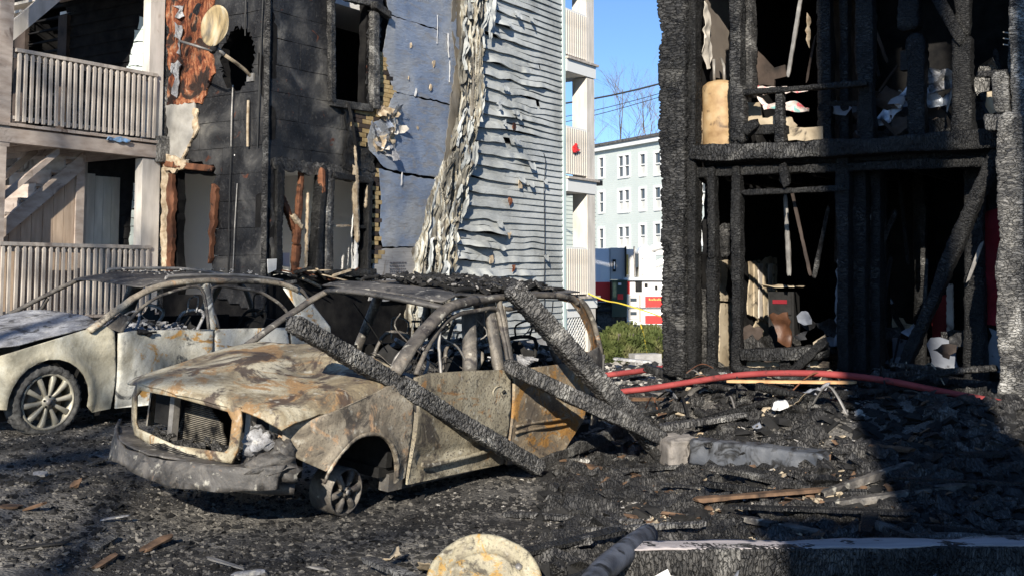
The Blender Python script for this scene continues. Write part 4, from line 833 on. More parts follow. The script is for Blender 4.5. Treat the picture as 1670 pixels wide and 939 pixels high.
crumple('cardboard_sheet', W6, W6.poly((1212, 168), (1240, 168), (1244, 188), (1280, 188), (1298, 204), (1296, 212), (1214, 210)), PLAST, 'scorched cream board sheet leaning inside the upper window opening', 'board', .0, .1, 4, 3, .04, .02)
W7 = WR.off(-.25)
grm = NT('crumpled_painted_metal', .4, .5, .3); grm.col(grm.ramp(grm.noise(5, 5), (.38, (.06, .07, .09)), (.47, (.3, .34, .4)), (.6, (.72, .75, .8)))); grm.bump(grm.noise(14, 4), .5, .01); grm = grm.m
for j, (pp, lb, m_) in enumerate(((((1424, 190), (1440, 158), (1462, 162), (1468, 178), (1440, 206), (1428, 204)), 'perforated blue-grey metal sheet hanging down left of the heap on the upper floor', grm),
      (((1452, 165), (1478, 135), (1484, 112), (1492, 120), (1486, 150), (1466, 176)), 'narrow curled white metal strip standing up by the upper floor post', grm),
      (((1504, 112), (1520, 104), (1545, 116), (1568, 130), (1566, 140), (1540, 142), (1525, 156), (1508, 128)), 'pale torn metal sheet on top of the heap between the two upper posts', ASHM),
      (((1500, 140), (1530, 156), (1566, 140), (1572, 172), (1504, 172)), 'grey buckled cabinet side under the pale sheet on the upper floor', grm),
      (((1582, 135), (1600, 112), (1616, 100), (1622, 108), (1608, 130), (1612, 150), (1590, 158)), 'wrinkled brown bundle beside the thin studs on the upper floor', CHARG),
      (((1611, 155), (1636, 152), (1638, 176), (1622, 180), (1614, 172)), 'small torn cream paper beside the pale porch post', PLAST))):
    crumple('torn_sheet' if j < 5 else 'torn_paper', W7, W7.poly(*pp), m_, lb, 'metal sheet' if j != 4 and j != 5 else ('bundle' if j == 4 else 'paper'), .0, .28 if j < 5 else .08, 4.5, 30 + j, .03, .006, step=.07, ra=.03)
redcloth = flat_mat('dark_red_curtain', (.12, .006, .012), (.24, .012, .02), 2, .85, .01)
W8 = WR.off(-.75)
crumple('red_curtain', W8, W8.poly((1603, 345), (1640, 340), (1646, 520), (1630, 534), (1604, 528)), redcloth, 'dark red curtain hanging in the shaded lower room by the pale post', 'curtain', .0, .12, 3, 5, .05, .01)
def cabinet():
    c = rp(1280, 560, 1.5); t = thing('dark_cabinet', 'dark scorched cabinet with a red strip standing in the lower left room', 'cabinet', (c[0], c[1], .6), -math.radians(36.7) + .25)
    MB().box((-.16, -.25, 0), (.16, .25, 1.05)).build('carcass', BLACK, t, local=True)
    for i, z in enumerate((.1, .43, .76)): MB().box((-.13, -.275, z), (.13, -.252, z + .29)).build('drawer', BLACK, t, local=True)
    MB().box((-.1, -.285, .9), (.08, -.276, .95)).build('red_strip', redcloth, t, local=True)
    obj('curled_top', *patch(rag([(-.24, -.3), (.2, -.3), (.24, .25), (-.2, .25)], .08, .02, 4), .06, lambda x, y, w_: np.stack([x, y, 1.11 + .07 * np.abs(fbm(x * 5, y * 5, 0, 3, 4)) - .01 * w_], -1), .01), PLAST, t, True, local=True)
cabinet()
W9 = WR.off(-.9)
crumple('broken_chair_seat', W9, W9.poly((1256, 512), (1290, 508), (1292, 540), (1292, 566), (1280, 560), (1264, 532)), flat_mat('brown_leather', (.05, .022, .012), (.16, .075, .04), 5, .5), 'torn brown leather seat slumped in front of the dark cabinet', 'seat', .0, .18, 4, 8, .04, .03)
crumple('fallen_plaster', WR.off(-1.9), WR.off(-1.9).poly((1448, 516), (1470, 516), (1500, 530), (1498, 540), (1478, 542), (1454, 530)), PLAST, 'bent tan plaster flap hanging from the shaded lower wall', 'plaster', .1, .2, 4, 9, .05, .02)
crumple('white_scrap', WR.off(-.3), WR.off(-.3).poly((1326, 556), (1346, 545), (1348, 560), (1326, 564)), PLAST, 'small white plaster scrap on the end of the charred sill', 'scrap', .0, .06, 6, 12, .03, .02)

# ------------------------------------------------------------------ burned vehicles
def car_frame(name, label, p, ang, group=None, roll=0.):
    t = bpy.data.objects.new(name, None); M = Matrix.Translation(Vector(p)) @ Matrix.Rotation(math.radians(ang), 4, 'Z') @ Matrix.Rotation(roll, 4, 'X')
    link(t, None, M); return tag(t, label, 'car', group)
class Side:
    """body side: maps (x,z) of the side view to the shell; far=True mirrors it"""
    def __init__(s, W, belt, roof, tum, L): s.W, s.belt, s.roof, s.tum, s.L = W, belt, roof, tum, L
    def y(s, x, z):
        x = np.asarray(x, float); z = np.asarray(z, float)
        y = np.clip((z - s.belt) / (s.roof - s.belt), 0, 1.3) * s.tum + .03 * np.clip((z - .62) / .4, -1, 1) ** 2
        y = y + .24 * np.clip((.55 - x) / .55, 0, 1.3) ** 2.2 + .14 * np.clip((x - s.L + .8) / .8, 0, 1.2) ** 2; return y
    def fn(s, far=False, off=0., bump=.012, seed=0, extra=None):
        def f(x, z, w_):
            y = s.y(x, z) - off + bump * fbm(x * 2.5, z * 2.5, seed, 3, seed) + .018 * w_
            if extra is not None: y = y + extra(x, z)
            return np.stack([x, (s.W - y) if far else y, z], -1)
        return f
def csheet(name, sd, outline, m_, t, far=False, off=0., bump=.012, seed=0, sp=.05, holes=(), extra=None, parent=None):
    r = patch(outline, sp, sd.fn(far, off, bump, seed, extra), .018, holes); o = obj(name, r[0], r[1], m_, parent or t, True, local=True); o.data.set_sharp_from_angle(angle=1.); return o
def arc(cx, cz, r_, a0, a1, n=14): return [(cx + r_ * math.cos(math.radians(a)), cz + r_ * math.sin(math.radians(a))) for a in np.linspace(a0, a1, n)]
def smooth(pts, n=5):
    out = []; P = [Vector(p) for p in pts]
    for i in range(len(P) - 1):
        a = P[max(i - 1, 0)]; b = P[i]; c = P[i + 1]; d = P[min(i + 2, len(P) - 1)]
        for k in range(n):
            u = k / n; out.append(.5 * ((2 * b) + (c - a) * u + (2 * a - 5 * b + 4 * c - d) * u * u + (3 * b - a - 3 * c + d) * u ** 3))
    out.append(P[-1]); return out
def pillar(name, sd, pts, ra, rb, m_, t, far=False, n=8, off=0., jit=.006):
    P = []
    for q, (x, z) in enumerate([(p[0], p[1]) for p in smooth([(a, b, 0) for a, b in pts])]):
        y = float(sd.y(x, z)) + off + jit * float(vnoise(x * 9, z * 9, q)); P.append((x, (sd.W - y) if far else y, z + jit * float(vnoise(x * 7, z * 7, 5))))
    v, f = sweep(P, ra, rb, n); return obj(name, v, f, m_, t, True, local=True)
def seatframe(t, x, y, z, seed, m_=STEEL):
    """burnt seat: bent tube frame with slack springs"""
    rr = random.Random(seed); wv = .23; J = lambda k_=.05: rr.uniform(-k_, k_); Mt = world_of(t)
    back = smooth([(x + .35, y - wv, z), (x + .46 + J(), y - wv + J(), z + .3), (x + .55 + J(), y - wv * .75 + J(), z + .56 + J()), (x + .56 + J(), y + wv * .75, z + .58 + J(.07)), (x + .48 + J(), y + wv + J(), z + .3), (x + .35, y + wv, z)], 4)
    fr = MB().tube(back, .02, 6).build('seat_frame', m_, t, True, local=True)
    MB().tube(smooth([(x + .35, y - wv, z), (x - .1, y - wv + J(), z + .02 + J()), (x - .15, y, z + .03), (x - .1, y + wv, z + .02 + J()), (x + .35, y + wv, z)], 3), .02, 6).build('seat_base', m_, t, True, local=True)
    r = patch(rag([(-wv * .9, 0), (wv * .9, 0), (wv * .8, .34), (.1, .5), (-wv * .8, .4)], .06, .03, seed), .05, lambda u, v_, w_: np.stack([x + .4 + v_ * .3 + .05 * fbm(u * 7, v_ * 7, seed, 3, seed) + .01 * w_, y + u, z + v_], -1), .01)
    obj('seat_back_shell', r[0], r[1], BLACK, fr, True, M=Mt)
    for i in range(3):
        zz = z + .12 + i * .15; MB().tube(smooth([(x + .38 + i * .03, y - wv, zz + J(.04)), (x + .42, y - .08, zz + J(.1)), (x + .4, y + .08, zz + J(.1)), (x + .38 + i * .03, y + wv, zz + J(.04))], 3), .006, 4).build('spring', m_, fr, True, M=Mt)
    MB().tube(smooth([(x + .56, y - .08, z + .56), (x + .6 + J(), y - .09, z + .74), (x + .58, y + .1, z + .72 + J()), (x + .56, y + .08, z + .56)], 4), .01, 6).build('headrest_frame', m_, t, True, local=True)
def wheel(t, x, y, z, R_, rim, spokes, full=True, side=-1, m_=None):
    ALLOY = m_ or globals()['ALLOY']
    """wheel with rim facing side*y"""
    def ring(r0, r1, y0, y1, n=40, wob=0., seed=0):
        v = []; f = []; pr = [(r0, y0), (r1, y0), (r1, y1), (r0, y1)]
        for i in range(n):
            a = 2 * math.pi * i / n; k_ = 1 + wob * float(vnoise(math.cos(a) * 4, math.sin(a) * 4, seed))
            for (r_, yy) in pr: v.append((x + r_ * k_ * math.cos(a), y + yy * (1 + .1 * (k_ - 1) / (wob + 1e-6)), z + max(r_ * k_ * math.sin(a), -z + .01 if r_ > rim * 1.05 else -9)))
        for i in range(n):
            for j in range(4): f.append((i * 4 + j, i * 4 + (j + 1) % 4, ((i + 1) % n) * 4 + (j + 1) % 4, ((i + 1) % n) * 4 + j))
        return v, f
    Mt = world_of(t); v, f = ring(rim * .93, rim * 1.02, -.02, .2, 48); r0 = obj('wheel', v, f, ALLOY, t, True, local=True)
    if full:
        n = 96; m = 14; a = np.linspace(0, 2 * math.pi, n, endpoint=False); pr = [(rim * 1.0, -.02), (rim * 1.08, -.035), (R_ * .9, -.04), (R_ * .985, -.02), (R_, .03), (R_, .17), (R_ * .97, .23), (rim, .23)]
        v = []; f = []; m = len(pr)
        for i in range(n):
            for j, (r_, yy) in enumerate(pr):
                k_ = 1 + (.035 * float(fbm(math.cos(a[i]) * 5, math.sin(a[i]) * 5, j * .6, 3, 4)) + (.03 if i % 3 == 0 and j in (3, 4, 5) else 0)) * (j > 0)
                v.append((x + r_ * k_ * math.cos(a[i]), y + yy + .02 * float(fbm(math.cos(a[i]) * 7, math.sin(a[i]) * 7, j, 2, 8)), z + max(r_ * k_ * math.sin(a[i]), -z + .012)))
        for i in range(n):
            for j in range(m - 1): f.append((i * m + j, i * m + j + 1, ((i + 1) % n) * m + j + 1, ((i + 1) % n) * m + j))
        obj('tyre', v, f, TYRE, r0, True, M=Mt)
    for s in range(spokes):
        a = 2 * math.pi * s / spokes + .12; ca, sa = math.cos(a), math.sin(a)
        def P(r_, w_, d): return (x + r_ * ca - w_ * sa, y + d, z + r_ * sa + w_ * ca)
        v = []; f = []
        for (r_, w_, d) in ((rim * .16, .018, -.012), (rim * .45, .02, -.03), (rim * .8, .027, -.03), (rim * .97, .036, -.01)):
            v += [P(r_, -w_, d + .012), P(r_, -w_ * .55, d), P(r_, w_ * .55, d), P(r_, w_, d + .012), P(r_, w_, d + .05), P(r_, -w_, d + .05)]
        for i in range(3):
            for j in range(6): f.append((i * 6 + j, i * 6 + (j + 1) % 6, (i + 1) * 6 + (j + 1) % 6, (i + 1) * 6 + j))
        obj('spoke', v, f, ALLOY, r0, True, M=Mt)
    mb = MB().tube([(x, y - .03, z), (x, y + .1, z)], rim * .24, n=20); mb.build('hub', ALLOY, r0, True, M=Mt)
    MB().tube([(x, y - .04, z), (x, y - .028, z)], rim * .12, n=16).build('hub_cap', STEEL, r0, True, M=Mt)
    for s in range(5):
        a = 2 * math.pi * s / 5 + .3; MB().tube([(x + rim * .2 * math.cos(a), y - .036, z + rim * .2 * math.sin(a)), (x + rim * .2 * math.cos(a), y + .0, z + rim * .2 * math.sin(a))], .012, n=6).build('lug_hole', BLACK, r0, True, M=Mt)
    MB().tube([(x, y + .09, z), (x, y + .12, z)], rim * .72, n=28).build('brake_disc', STEEL, r0, True, M=Mt)
    MB().box((x - .02, y + .06, z + rim * .3), (x + .14, y + .13, z + rim * .85)).build('brake_caliper', BLACK, r0, M=Mt)
    return r0

CARP = PILM; CHARGS = car_mat('dark_scorched_bumper', ((.36, (.03, .028, .026)), (.5, (.075, .07, .065)), (.66, (.17, .155, .135))), ((.12, .07, .04), (.2, .13, .08)), .64, (.02, .02, .02), .55, .5, 4.)
def suv():
    t = car_frame('burned_suv', 'burned-out suv without tyres, rust-orange hood and charred timbers across its side, in front', (atD(460, 700, 8.2)[0], 8.2, 0), 56, roll=math.radians(5.6))
    W = 1.83; sd = Side(W, 1.0, 1.6, .2, 4.7); A = arc
    # near side
    fo = [(.1, .56), (.11, .765), (.5, .855), (.92, .945), (1.3, 1.045), (1.37, 1.02), (1.40, .7), (1.39, .22), (1.24, .2)] + A(.82, .22, .42, 2, 150) + [(.4, .42), (.3, .47), (.2, .52)]
    csheet('front_fender', sd, fo, FENDM, t, seed=1, sp=.035, extra=lambda x, z: -.035 * np.exp(-((np.hypot(x - .82, z - .22) - .45) / .05) ** 2))
    pillar('wheel_arch_lip', sd, A(.82, .22, .43, 5, 165, 12), .016, .012, FENDM, t, off=-.03)
    fd = [(1.42, .16), (1.41, 1.03), (1.6, 1.05), (2.2, 1.03), (2.79, 1.0), (2.8, .6), (2.79, .14)]
    fdo = csheet('front_door', sd, fd, DOORM, t, seed=2, sp=.04, off=.012, bump=.03, extra=lambda x, z: .03 * np.exp(-((z - .36) / .05) ** 2) * ((x > 1.5) & (x < 2.75)))
    Mt = world_of(t)
    def on(parent, name, v, f, m_, sm=True): return obj(name, v, f, m_, parent, sm, M=Mt)
    v, f = sweep([(2.6 + .09 * math.cos(a), -.0, .82 + .05 * math.sin(a)) for a in np.linspace(0, 6.28, 17)], .008, .008, 6); on(fdo, 'door_handle', v, f, DOORM)
    MB().tube([(2.66, -.025, .81), (2.66, -.01, .82)], .02, 10).build('lock', BLACK, fdo, True, M=Mt)
    v, f = sweep(smooth([(1.55, -.025, .33), (1.58, -.03, .30), (2.1, -.03, .30), (2.75, -.03, .32)]), .012, .02, 6); on(fdo, 'door_moulding', v, f, DOORM)
    rd = [(2.84, .13), (2.845, 1.0), (3.4, .995), (3.95, 1.0), (4.12, .92), (4.2, .78), (4.1, .6), (4.02, .42), (3.86, .24), (3.72, .08)]
    rdo = csheet('rear_door', sd, rd, RDOORM, t, seed=3, sp=.04, off=.02, bump=.03, extra=lambda x, z: -.10 * np.clip((x - 3.2) / 1., 0, 1) ** 1.5 * np.clip((1.2 - z) / .8, 0, 1))
    for dz in (0, .06):
        v, f = sweep(smooth([(2.9, -.02, .42 + dz), (3.3, -.03, .42 + dz), (3.75, -.075, .42 + dz)]), .008, .014, 6); on(rdo, 'door_moulding', v, f, RDOORM)
    csheet('rear_quarter', sd, [(4.0, 1.0), (4.2, 1.06), (4.66, 1.1), (4.74, .95), (4.72, .5), (4.6, .3), (4.4, .32), (4.36, .5), (4.25, .66), (4.18, .8)], ROOFM, t, seed=4, off=.03, bump=.05)
    # sill and door gap darkness
    MB().box((1.3, .12, .1), (3.9, .22, .24)).build('rocker_panel', ROOFM, t, local=True)
    # near pillars and window frames
    pillar('front_pillar', sd, [(1.18, 1.08), (1.5, 1.3), (1.86, 1.49), (2.1, 1.575), (2.45, 1.62)], .065, .045, PILM, t, n=10); pillar('roof_rail_side', sd, [(2.4, 1.61), (3.0, 1.64), (3.6, 1.645), (4.1, 1.61), (4.25, 1.56)], .045, .035, PILM, t, n=10)
    pillar('front_window_frame', sd, [(1.45, 1.05), (1.62, 1.22), (1.88, 1.4), (2.15, 1.5), (2.5, 1.535), (2.74, 1.535), (2.78, 1.45), (2.79, 1.0)], .022, .02, PILM, t, off=-.0); pillar('window_divider', sd, [(1.78, 1.02), (1.8, 1.2), (1.86, 1.38)], .014, .014, STEEL, t)
    pillar('centre_pillar', sd, [(2.72, .95), (2.74, 1.3), (2.76, 1.6)], .075, .05, PILM, t, n=8, off=.07); pillar('centre_pillar', sd, [(2.84, .98), (2.83, 1.3), (2.82, 1.6)], .03, .03, PILM, t)
    pillar('inner_pillar', sd, [(2.42, .98), (2.5, 1.25), (2.56, 1.5)], .07, .04, CARP, t, off=.18)
    pillar('rear_window_frame', sd, [(2.86, 1.0), (2.87, 1.5), (2.95, 1.53), (3.4, 1.53), (3.62, 1.45), (3.8, 1.25), (3.95, 1.0)], .022, .02, PILM, t)
    pillar('rear_side_pillar', sd, [(3.72, .98), (3.62, 1.3), (3.5, 1.58)], .07, .04, PILM, t, off=.05, n=8)
    csheet('rear_pillar', sd, [(4.12, 1.02), (4.3, 1.0), (4.7, 1.05), (4.72, 1.2), (4.64, 1.38), (4.45, 1.55), (4.22, 1.64), (3.9, 1.65), (3.9, 1.59), (4.14, 1.56), (4.32, 1.44), (4.46, 1.26), (4.5, 1.12), (4.4, 1.06), (4.2, 1.08)], RUSTP, t, seed=6, sp=.035, bump=.02)
    # far side
    csheet('far_fender', sd, [(.1, .5), (.11, .8), (.5, .9), (.92, .99), (1.35, 1.05), (1.4, .3), (1.2, .3)] + A(.82, .25, .42, 10, 150), FENDM, t, far=True, seed=7, sp=.08)
    csheet('far_side_panel', sd, [(1.4, .2), (1.4, 1.02), (2.8, 1.0), (4.7, 1.0), (4.7, .4), (4.3, .3), (3.4, .2)], BLACK, t, far=True, seed=8, sp=.12)
    for nm, pts, r_ in (('front_pillar', [(1.16, 1.04), (1.48, 1.27), (1.86, 1.49), (2.1, 1.575), (2.4, 1.62)], .04), ('centre_pillar', [(2.72, .9), (2.76, 1.6)], .06), ('rear_side_pillar', [(3.72, .9), (3.55, 1.6)], .05), ('rear_pillar', [(4.6, .95), (4.5, 1.3), (4.2, 1.6)], .07), ('roof_rail_side', [(2.3, 1.61), (3.2, 1.64), (4.2, 1.6)], .04)):
        pillar(nm, sd, pts, r_, r_ * .7, PILM, t, far=True)
    # roof: sagging skin, header bar, bows, debris on it
    def rf(x, y, w_): return np.stack([x, y, 1.655 + .03 * np.sin((y / W) * math.pi) - .05 * np.sin(np.clip((x - 1.9) / 2.4, 0, 1) * math.pi) ** 2 * np.sin(y / W * math.pi) + .02 * fbm(x * 4, y * 4, 0, 3, 3) - .07 * np.clip((2.2 - x) / .4, 0, 1) - .012 * w_], -1)
    r = patch(rag([(1.95, .24), (4.3, .24), (4.35, 1.59), (1.9, 1.59)], .1, .01, 3), .06, rf, .012); on(t, 'roof', r[0], r[1], ROOFM)
    v, f = sweep(smooth([(2.02, .24, 1.56), (1.84, .6, 1.6), (1.78, .92, 1.615), (1.84, 1.25, 1.6), (2.02, 1.58, 1.56)]), .085, .03, 8); on(t, 'roof_header', v, f, ROOFM)
    for x in (2.7, 3.4, 4.2): v, f = sweep([(x, .24, 1.6), (x, .92, 1.62), (x, 1.59, 1.6)], .035, .015, 6); on(t, 'roof_bow', v, f, PILM)
    for y in (.36, 1.47): v, f = sweep(smooth([(2.3, y, 1.65), (2.4, y, 1.7), (3.2, y, 1.705), (4.1, y, 1.69), (4.2, y, 1.64)]), .018, .014, 6); on(t, 'roof_rack_bar', v, f, BLACK)
    # hood
    def hf(x, y, w_):
        c = 1 - ((y - W / 2) / (W / 2)) ** 2; fr = -.27 * np.clip(c, 0, 1) ** .8
        X_ = x + fr * np.clip((1.25 - x) / 1.2, 0, 1); z = .80 + .10 * np.clip(c, 0, 1) ** .7 * np.clip(1 - x, .3, 1) + (.27 * np.clip(x / 1.3, 0, 1.2) ** .85) + .03 * np.clip(y / W, 0, 1) + .05 * np.exp(-((y - W / 2) / .38) ** 2) * np.clip(x / .7, 0, 1) - .03 * np.clip((.10 - x) / .10, 0, 1) ** 2
        # buckled by heat: dips and ridges
        z = z + .03 * fbm(x * 2.2, y * 1.8, 0, 3, 14) + .05 * np.exp(-((x - .75) / .22) ** 2 - ((y - 1.3) / .3) ** 2) - .07 * np.exp(-((x - .95) / .2) ** 2 - ((y - .75) / .3) ** 2) - .12 * np.clip((.10 - y) / .10, 0, 1) - .012 * w_
        return np.stack([X_, y, z], -1)
    r = patch(rag([(.02, .06), (.5, .03), (.95, .03), (1.2, .06), (1.3, .16), (1.38, .5), (1.42, .92), (1.38, 1.34), (1.3, 1.68), (1.2, 1.8), (.5, 1.8), (.02, 1.77)], .12, .006, 9), .04, hf, .014); on(t, 'hood', r[0], r[1], HOODM)
    # grille surround, bulging forward in the middle
    def gf(y, z, w_):
        c = 1 - ((y - W / 2) / (W / 2)) ** 2; return np.stack([-.245 * np.clip(c, 0, 1) ** .8 + .05 * np.clip(.8 - z, 0, .4) - .02 * np.cos((z - .69) / .24 * 1.57) + .02 * w_ + .0 * y, y, z], -1)
    op = [(.44, .55), (.40, .59), (.385, .79), (.43, .845), (.92, .875), (1.41, .845), (1.47, .79), (1.46, .59), (1.42, .55), (.92, .52)]
    r = patch([(.385, .48), (.335, .58), (.31, .78), (.34, .885), (.92, .925), (1.5, .885), (1.55, .78), (1.54, .58), (1.49, .48), (.92, .45)], .035, gf, .05, [op]); on(t, 'grille_surround', r[0], r[1], HOODM)
    rad = NT('burnt_radiator', .5, .4, .5); wv = rad.n('ShaderNodeTexWave'); wv.inputs['Scale'].default_value = 22; wv.bands_direction = 'Z'; rad.l(rad.tc, wv.inputs[0]); rad.col(rad.mix(rad.ramp(rad.noise(7, 5), (.4, 0.), (.6, 1.)), rad.ramp(wv.outputs[1], (.2, (.06, .055, .05)), (.7, (.5, .45, .36))), (.02, .02, .02))); rad.bump(wv.outputs[1], .8, .02)
    r = patch(rag([(.75, .42), (1.3, .42), (1.22, .86), (1.02, .84), (.9, .7), (.8, .6)], .05, .02, 5), .05, lambda y, z, w_: np.stack([.12 + .02 * fbm(y * 8, z * 8, 0, 2, 1) + .03 * w_, y, z], -1), .03); on(t, 'radiator', r[0], r[1], rad.m)
    r = patch(rag([(.45, .3), (1.45, .3), (1.45, .5), (.45, .5)], .08, .01, 6), .06, lambda y, z, w_: np.stack([-.24 + .12 * ((y - .92) / .6) ** 2 + .03 * w_ + 0 * y, y, z], -1), .03); on(t, 'condenser', r[0], r[1], rad.m)
    MB().box((-.02, 1.22, .3), (.04, 1.27, .86)).build('core_support', STEEL, t, local=True); MB().box((.0, .4, .3), (.06, .45, .84)).build('core_support', STEEL, t, local=True)
    on(t, 'fan_shroud', *sweep([(.1, 1.42 + .11 * math.cos(a), .68 + .13 * math.sin(a)) for a in np.linspace(0, 6.28, 14)], .03, .02, 6), STEEL); MB().box((.05, 1.33, .56), (.1, 1.52, .8)).build('headlight_housing', BLACK, t, local=True)
    r = patch(rag([(.16, .35), (W - .16, .35), (W - .16, .82), (.16, .82)], .2, .0, 1), .15, lambda y, z, w_: np.stack([.3 + 0 * y + .03 * w_, y, z], -1), .03); on(t, 'engine_bulkhead', r[0], r[1], BLACK)
    # near headlight cavity: lumps of melted lamp, inner fender
    rr = random.Random(4)
    def lump(name, c, r_, m_, sq=(1, 1, 1), seed=0):
        v = []; f = []; n = 18; k_ = 12
        for i in range(k_ + 1):
            for j in range(n):
                a = math.pi * i / k_; b = 2 * math.pi * j / n; d = np.array([math.sin(a) * math.cos(b), math.sin(a) * math.sin(b), math.cos(a)]); q = 1 + .9 * float(fbm(d[0] * 3 + seed, d[1] * 3, d[2] * 3, 4, seed)); v.append((c[0] + d[0] * r_ * q * sq[0], c[1] + d[1] * r_ * q * sq[1], c[2] + d[2] * r_ * q * sq[2]))
        for i in range(k_):
            for j in range(n): f.append((i * n + j, i * n + (j + 1) % n, (i + 1) * n + (j + 1) % n, (i + 1) * n + j))
        return on(t, name, v, f, m_)
    lump('melted_lamp', (.02, .3, .62), .11, ASHM, (1, 1, .9), 1); lump('melted_lamp', (.1, .16, .58), .09, CHARGS, (1, 1, .9), 2); lump('ash_heap', (.04, .22, .47), .19, CHARGS, (.9, 1.2, .5), 3); lump('engine_block', (.6, 1.1, .62), .26, BLACK, (1, 1, .7), 4)
    r = patch(rag([(.08, .6), (.4, .5), (.42, .82), (.1, .78)], .06, .02, 2), .05, lambda y, z, w_: np.stack([.2 + .03 * fbm(y * 9, z * 9, 0, 2, 3) + .02 * w_, y, z], -1), .02); on(t, 'inner_fender', r[0], r[1], FENDM)
    # front structure below the grille, fallen bumper skin
    on(t, 'bumper_beam', *sweep(smooth([(.2, .1, .3), (-.04, .35, .3), (-.14, .92, .3), (-.04, 1.5, .3), (.15, 1.75, .3)]), .035, .045, 8), PILM)
    r = patch(rag([(.02, .34), (.35, .3), (.92, .29), (1.5, .3), (1.95, .34), (1.97, .5), (1.5, .47), (.92, .46), (.35, .48), (.0, .52)], .08, .012, 4), .05, lambda y, z, w_: np.stack([-.40 + .42 * np.abs((y - .95) / .98) ** 2.4 - .9 * (.5 - z) * .2 + .03 * fbm(y * 4, z * 4, 0, 3, 4) + .03 * w_, y, z], -1), .03); bo = on(t, 'bumper', r[0], r[1], CHARGS)
    r = patch(rag([(.1, 0), (1.9, 0), (1.8, .2), (.2, .2)], .08, .012, 5), .05, lambda y, v_, w_: np.stack([-.385 + .42 * np.abs((y - .95) / .98) ** 2.4 + v_, y, .47 + .03 * fbm(y * 4, v_ * 4, 0, 3, 9) - .01 * w_], -1), .01); on(t, 'bumper_top', r[0], r[1], CHARGS)
    # floor, firewall, dash, steering wheel, seats
    MB().box((1.2, .15, .22), (4.55, 1.68, .3)).build('floor_pan', BLACK, t, local=True); MB().box((1.25, .12, .3), (1.32, 1.7, .98)).build('firewall', BLACK, t, local=True)
    on(t, 'dash_bar', *sweep(smooth([(1.55, .15, .98), (1.5, .5, 1.0), (1.5, 1.2, 1.0), (1.55, 1.68, .98)]), .05, .05, 8), STEEL); lump('dashboard_remains', (1.52, 1.25, .95), .2, BLACK, (.6, 1.6, .5), 7); lump('dashboard_remains', (1.5, .5, .95), .14, CHARF, (.6, 1.6, .6), 8)
    on(t, 'steering_wheel', *sweep([(1.95 + .08 * math.sin(a), .52 + .19 * math.cos(a), 1.02 + .17 * math.sin(a)) for a in np.linspace(0, 6.3, 26)], .014, .014, 6), STEEL); on(t, 'steering_column', *sweep([(1.5, .52, .9), (1.95, .52, 1.02)], .03, .03, 6), STEEL)
    seatframe(t, 2.15, .5, .55, 1, PILM); seatframe(t, 2.15, 1.3, .55, 2, PILM); seatframe(t, 3.2, .55, .62, 3, BLACK); seatframe(t, 3.25, 1.25, .6, 4, PILM)
    on(t, 'hanging_wire', *sweep(smooth([(1.95, .3, 1.52), (2.1, .32, 1.3), (2.3, .28, 1.2), (2.45, .25, 1.02)]), .01, .01, 5), STEEL)
    lump('seat_ash', (2.4, .5, .55), .2, ASHM, (1.2, 1, .4), 9); lump('seat_ash', (3.4, .7, .75), .2, BLACK, (1.2, 1.4, .5), 10)
    rq = random.Random(8)
    for i_ in range(12):
        x = rq.uniform(1.6, 4.2); y = rq.uniform(.25, 1.5); z = rq.uniform(1.45, 1.58)
        on(t, 'hanging_wire', *sweep(smooth([(x, y, z), (x + rq.uniform(-.2, .2), y + rq.uniform(-.1, .1), z - rq.uniform(.1, .25)), (x + rq.uniform(-.35, .35), y + rq.uniform(-.2, .2), z - rq.uniform(.25, .5))]), rq.uniform(.005, .016), .006, 5), (BLACK, PILM, STEEL)[i_ % 3])
    # tailgate and rear end
    r = patch([(.1, .35), (1.73, .35), (1.73, 1.02), (.1, 1.02)], .12, lambda y, z, w_: np.stack([4.7 + .04 * np.sin(y / W * 3.1) - .05 * np.clip(z - .8, 0, 1) - .02 * w_, y, z], -1), .02); on(t, 'tailgate', r[0], r[1], ROOFM)
    on(t, 'tailgate_frame', *sweep(smooth([(4.7, .15, 1.02), (4.55, .22, 1.4), (4.35, .32, 1.6), (4.32, .9, 1.63), (4.35, 1.5, 1.6), (4.55, 1.6, 1.4), (4.7, 1.68, 1.02)]), .03, .03, 6), PILM)
    # hubs on the ground
    wheel(t, .82, .16, .17, .3, .18, 6, False, m_=PILM); wheel(t, 3.78, .2, .17, .3, .18, 6, False, m_=PILM); wheel(t, .82, W - .3, .17, .3, .18, 6, False, m_=PILM)
    # loose fender flap beside the mirror base
    csheet('fender_flap', sd, [(1.28, 1.06), (1.42, 1.0), (1.62, .98), (1.7, .8), (1.55, .72), (1.42, .75), (1.36, .85), (1.3, .9)], ROOFM, t, seed=12, off=.015, bump=.02, sp=.04)
    return t
RUSTP = car_mat('rusty_rear_pillar', ((.33, (.06, .045, .03)), (.5, (.14, .09, .05)), (.68, (.24, .17, .1))), ((.25, .11, .03), (.33, .17, .06)), .52, (.03, .025, .02), .56, .5, 3.)
suv_t = suv()

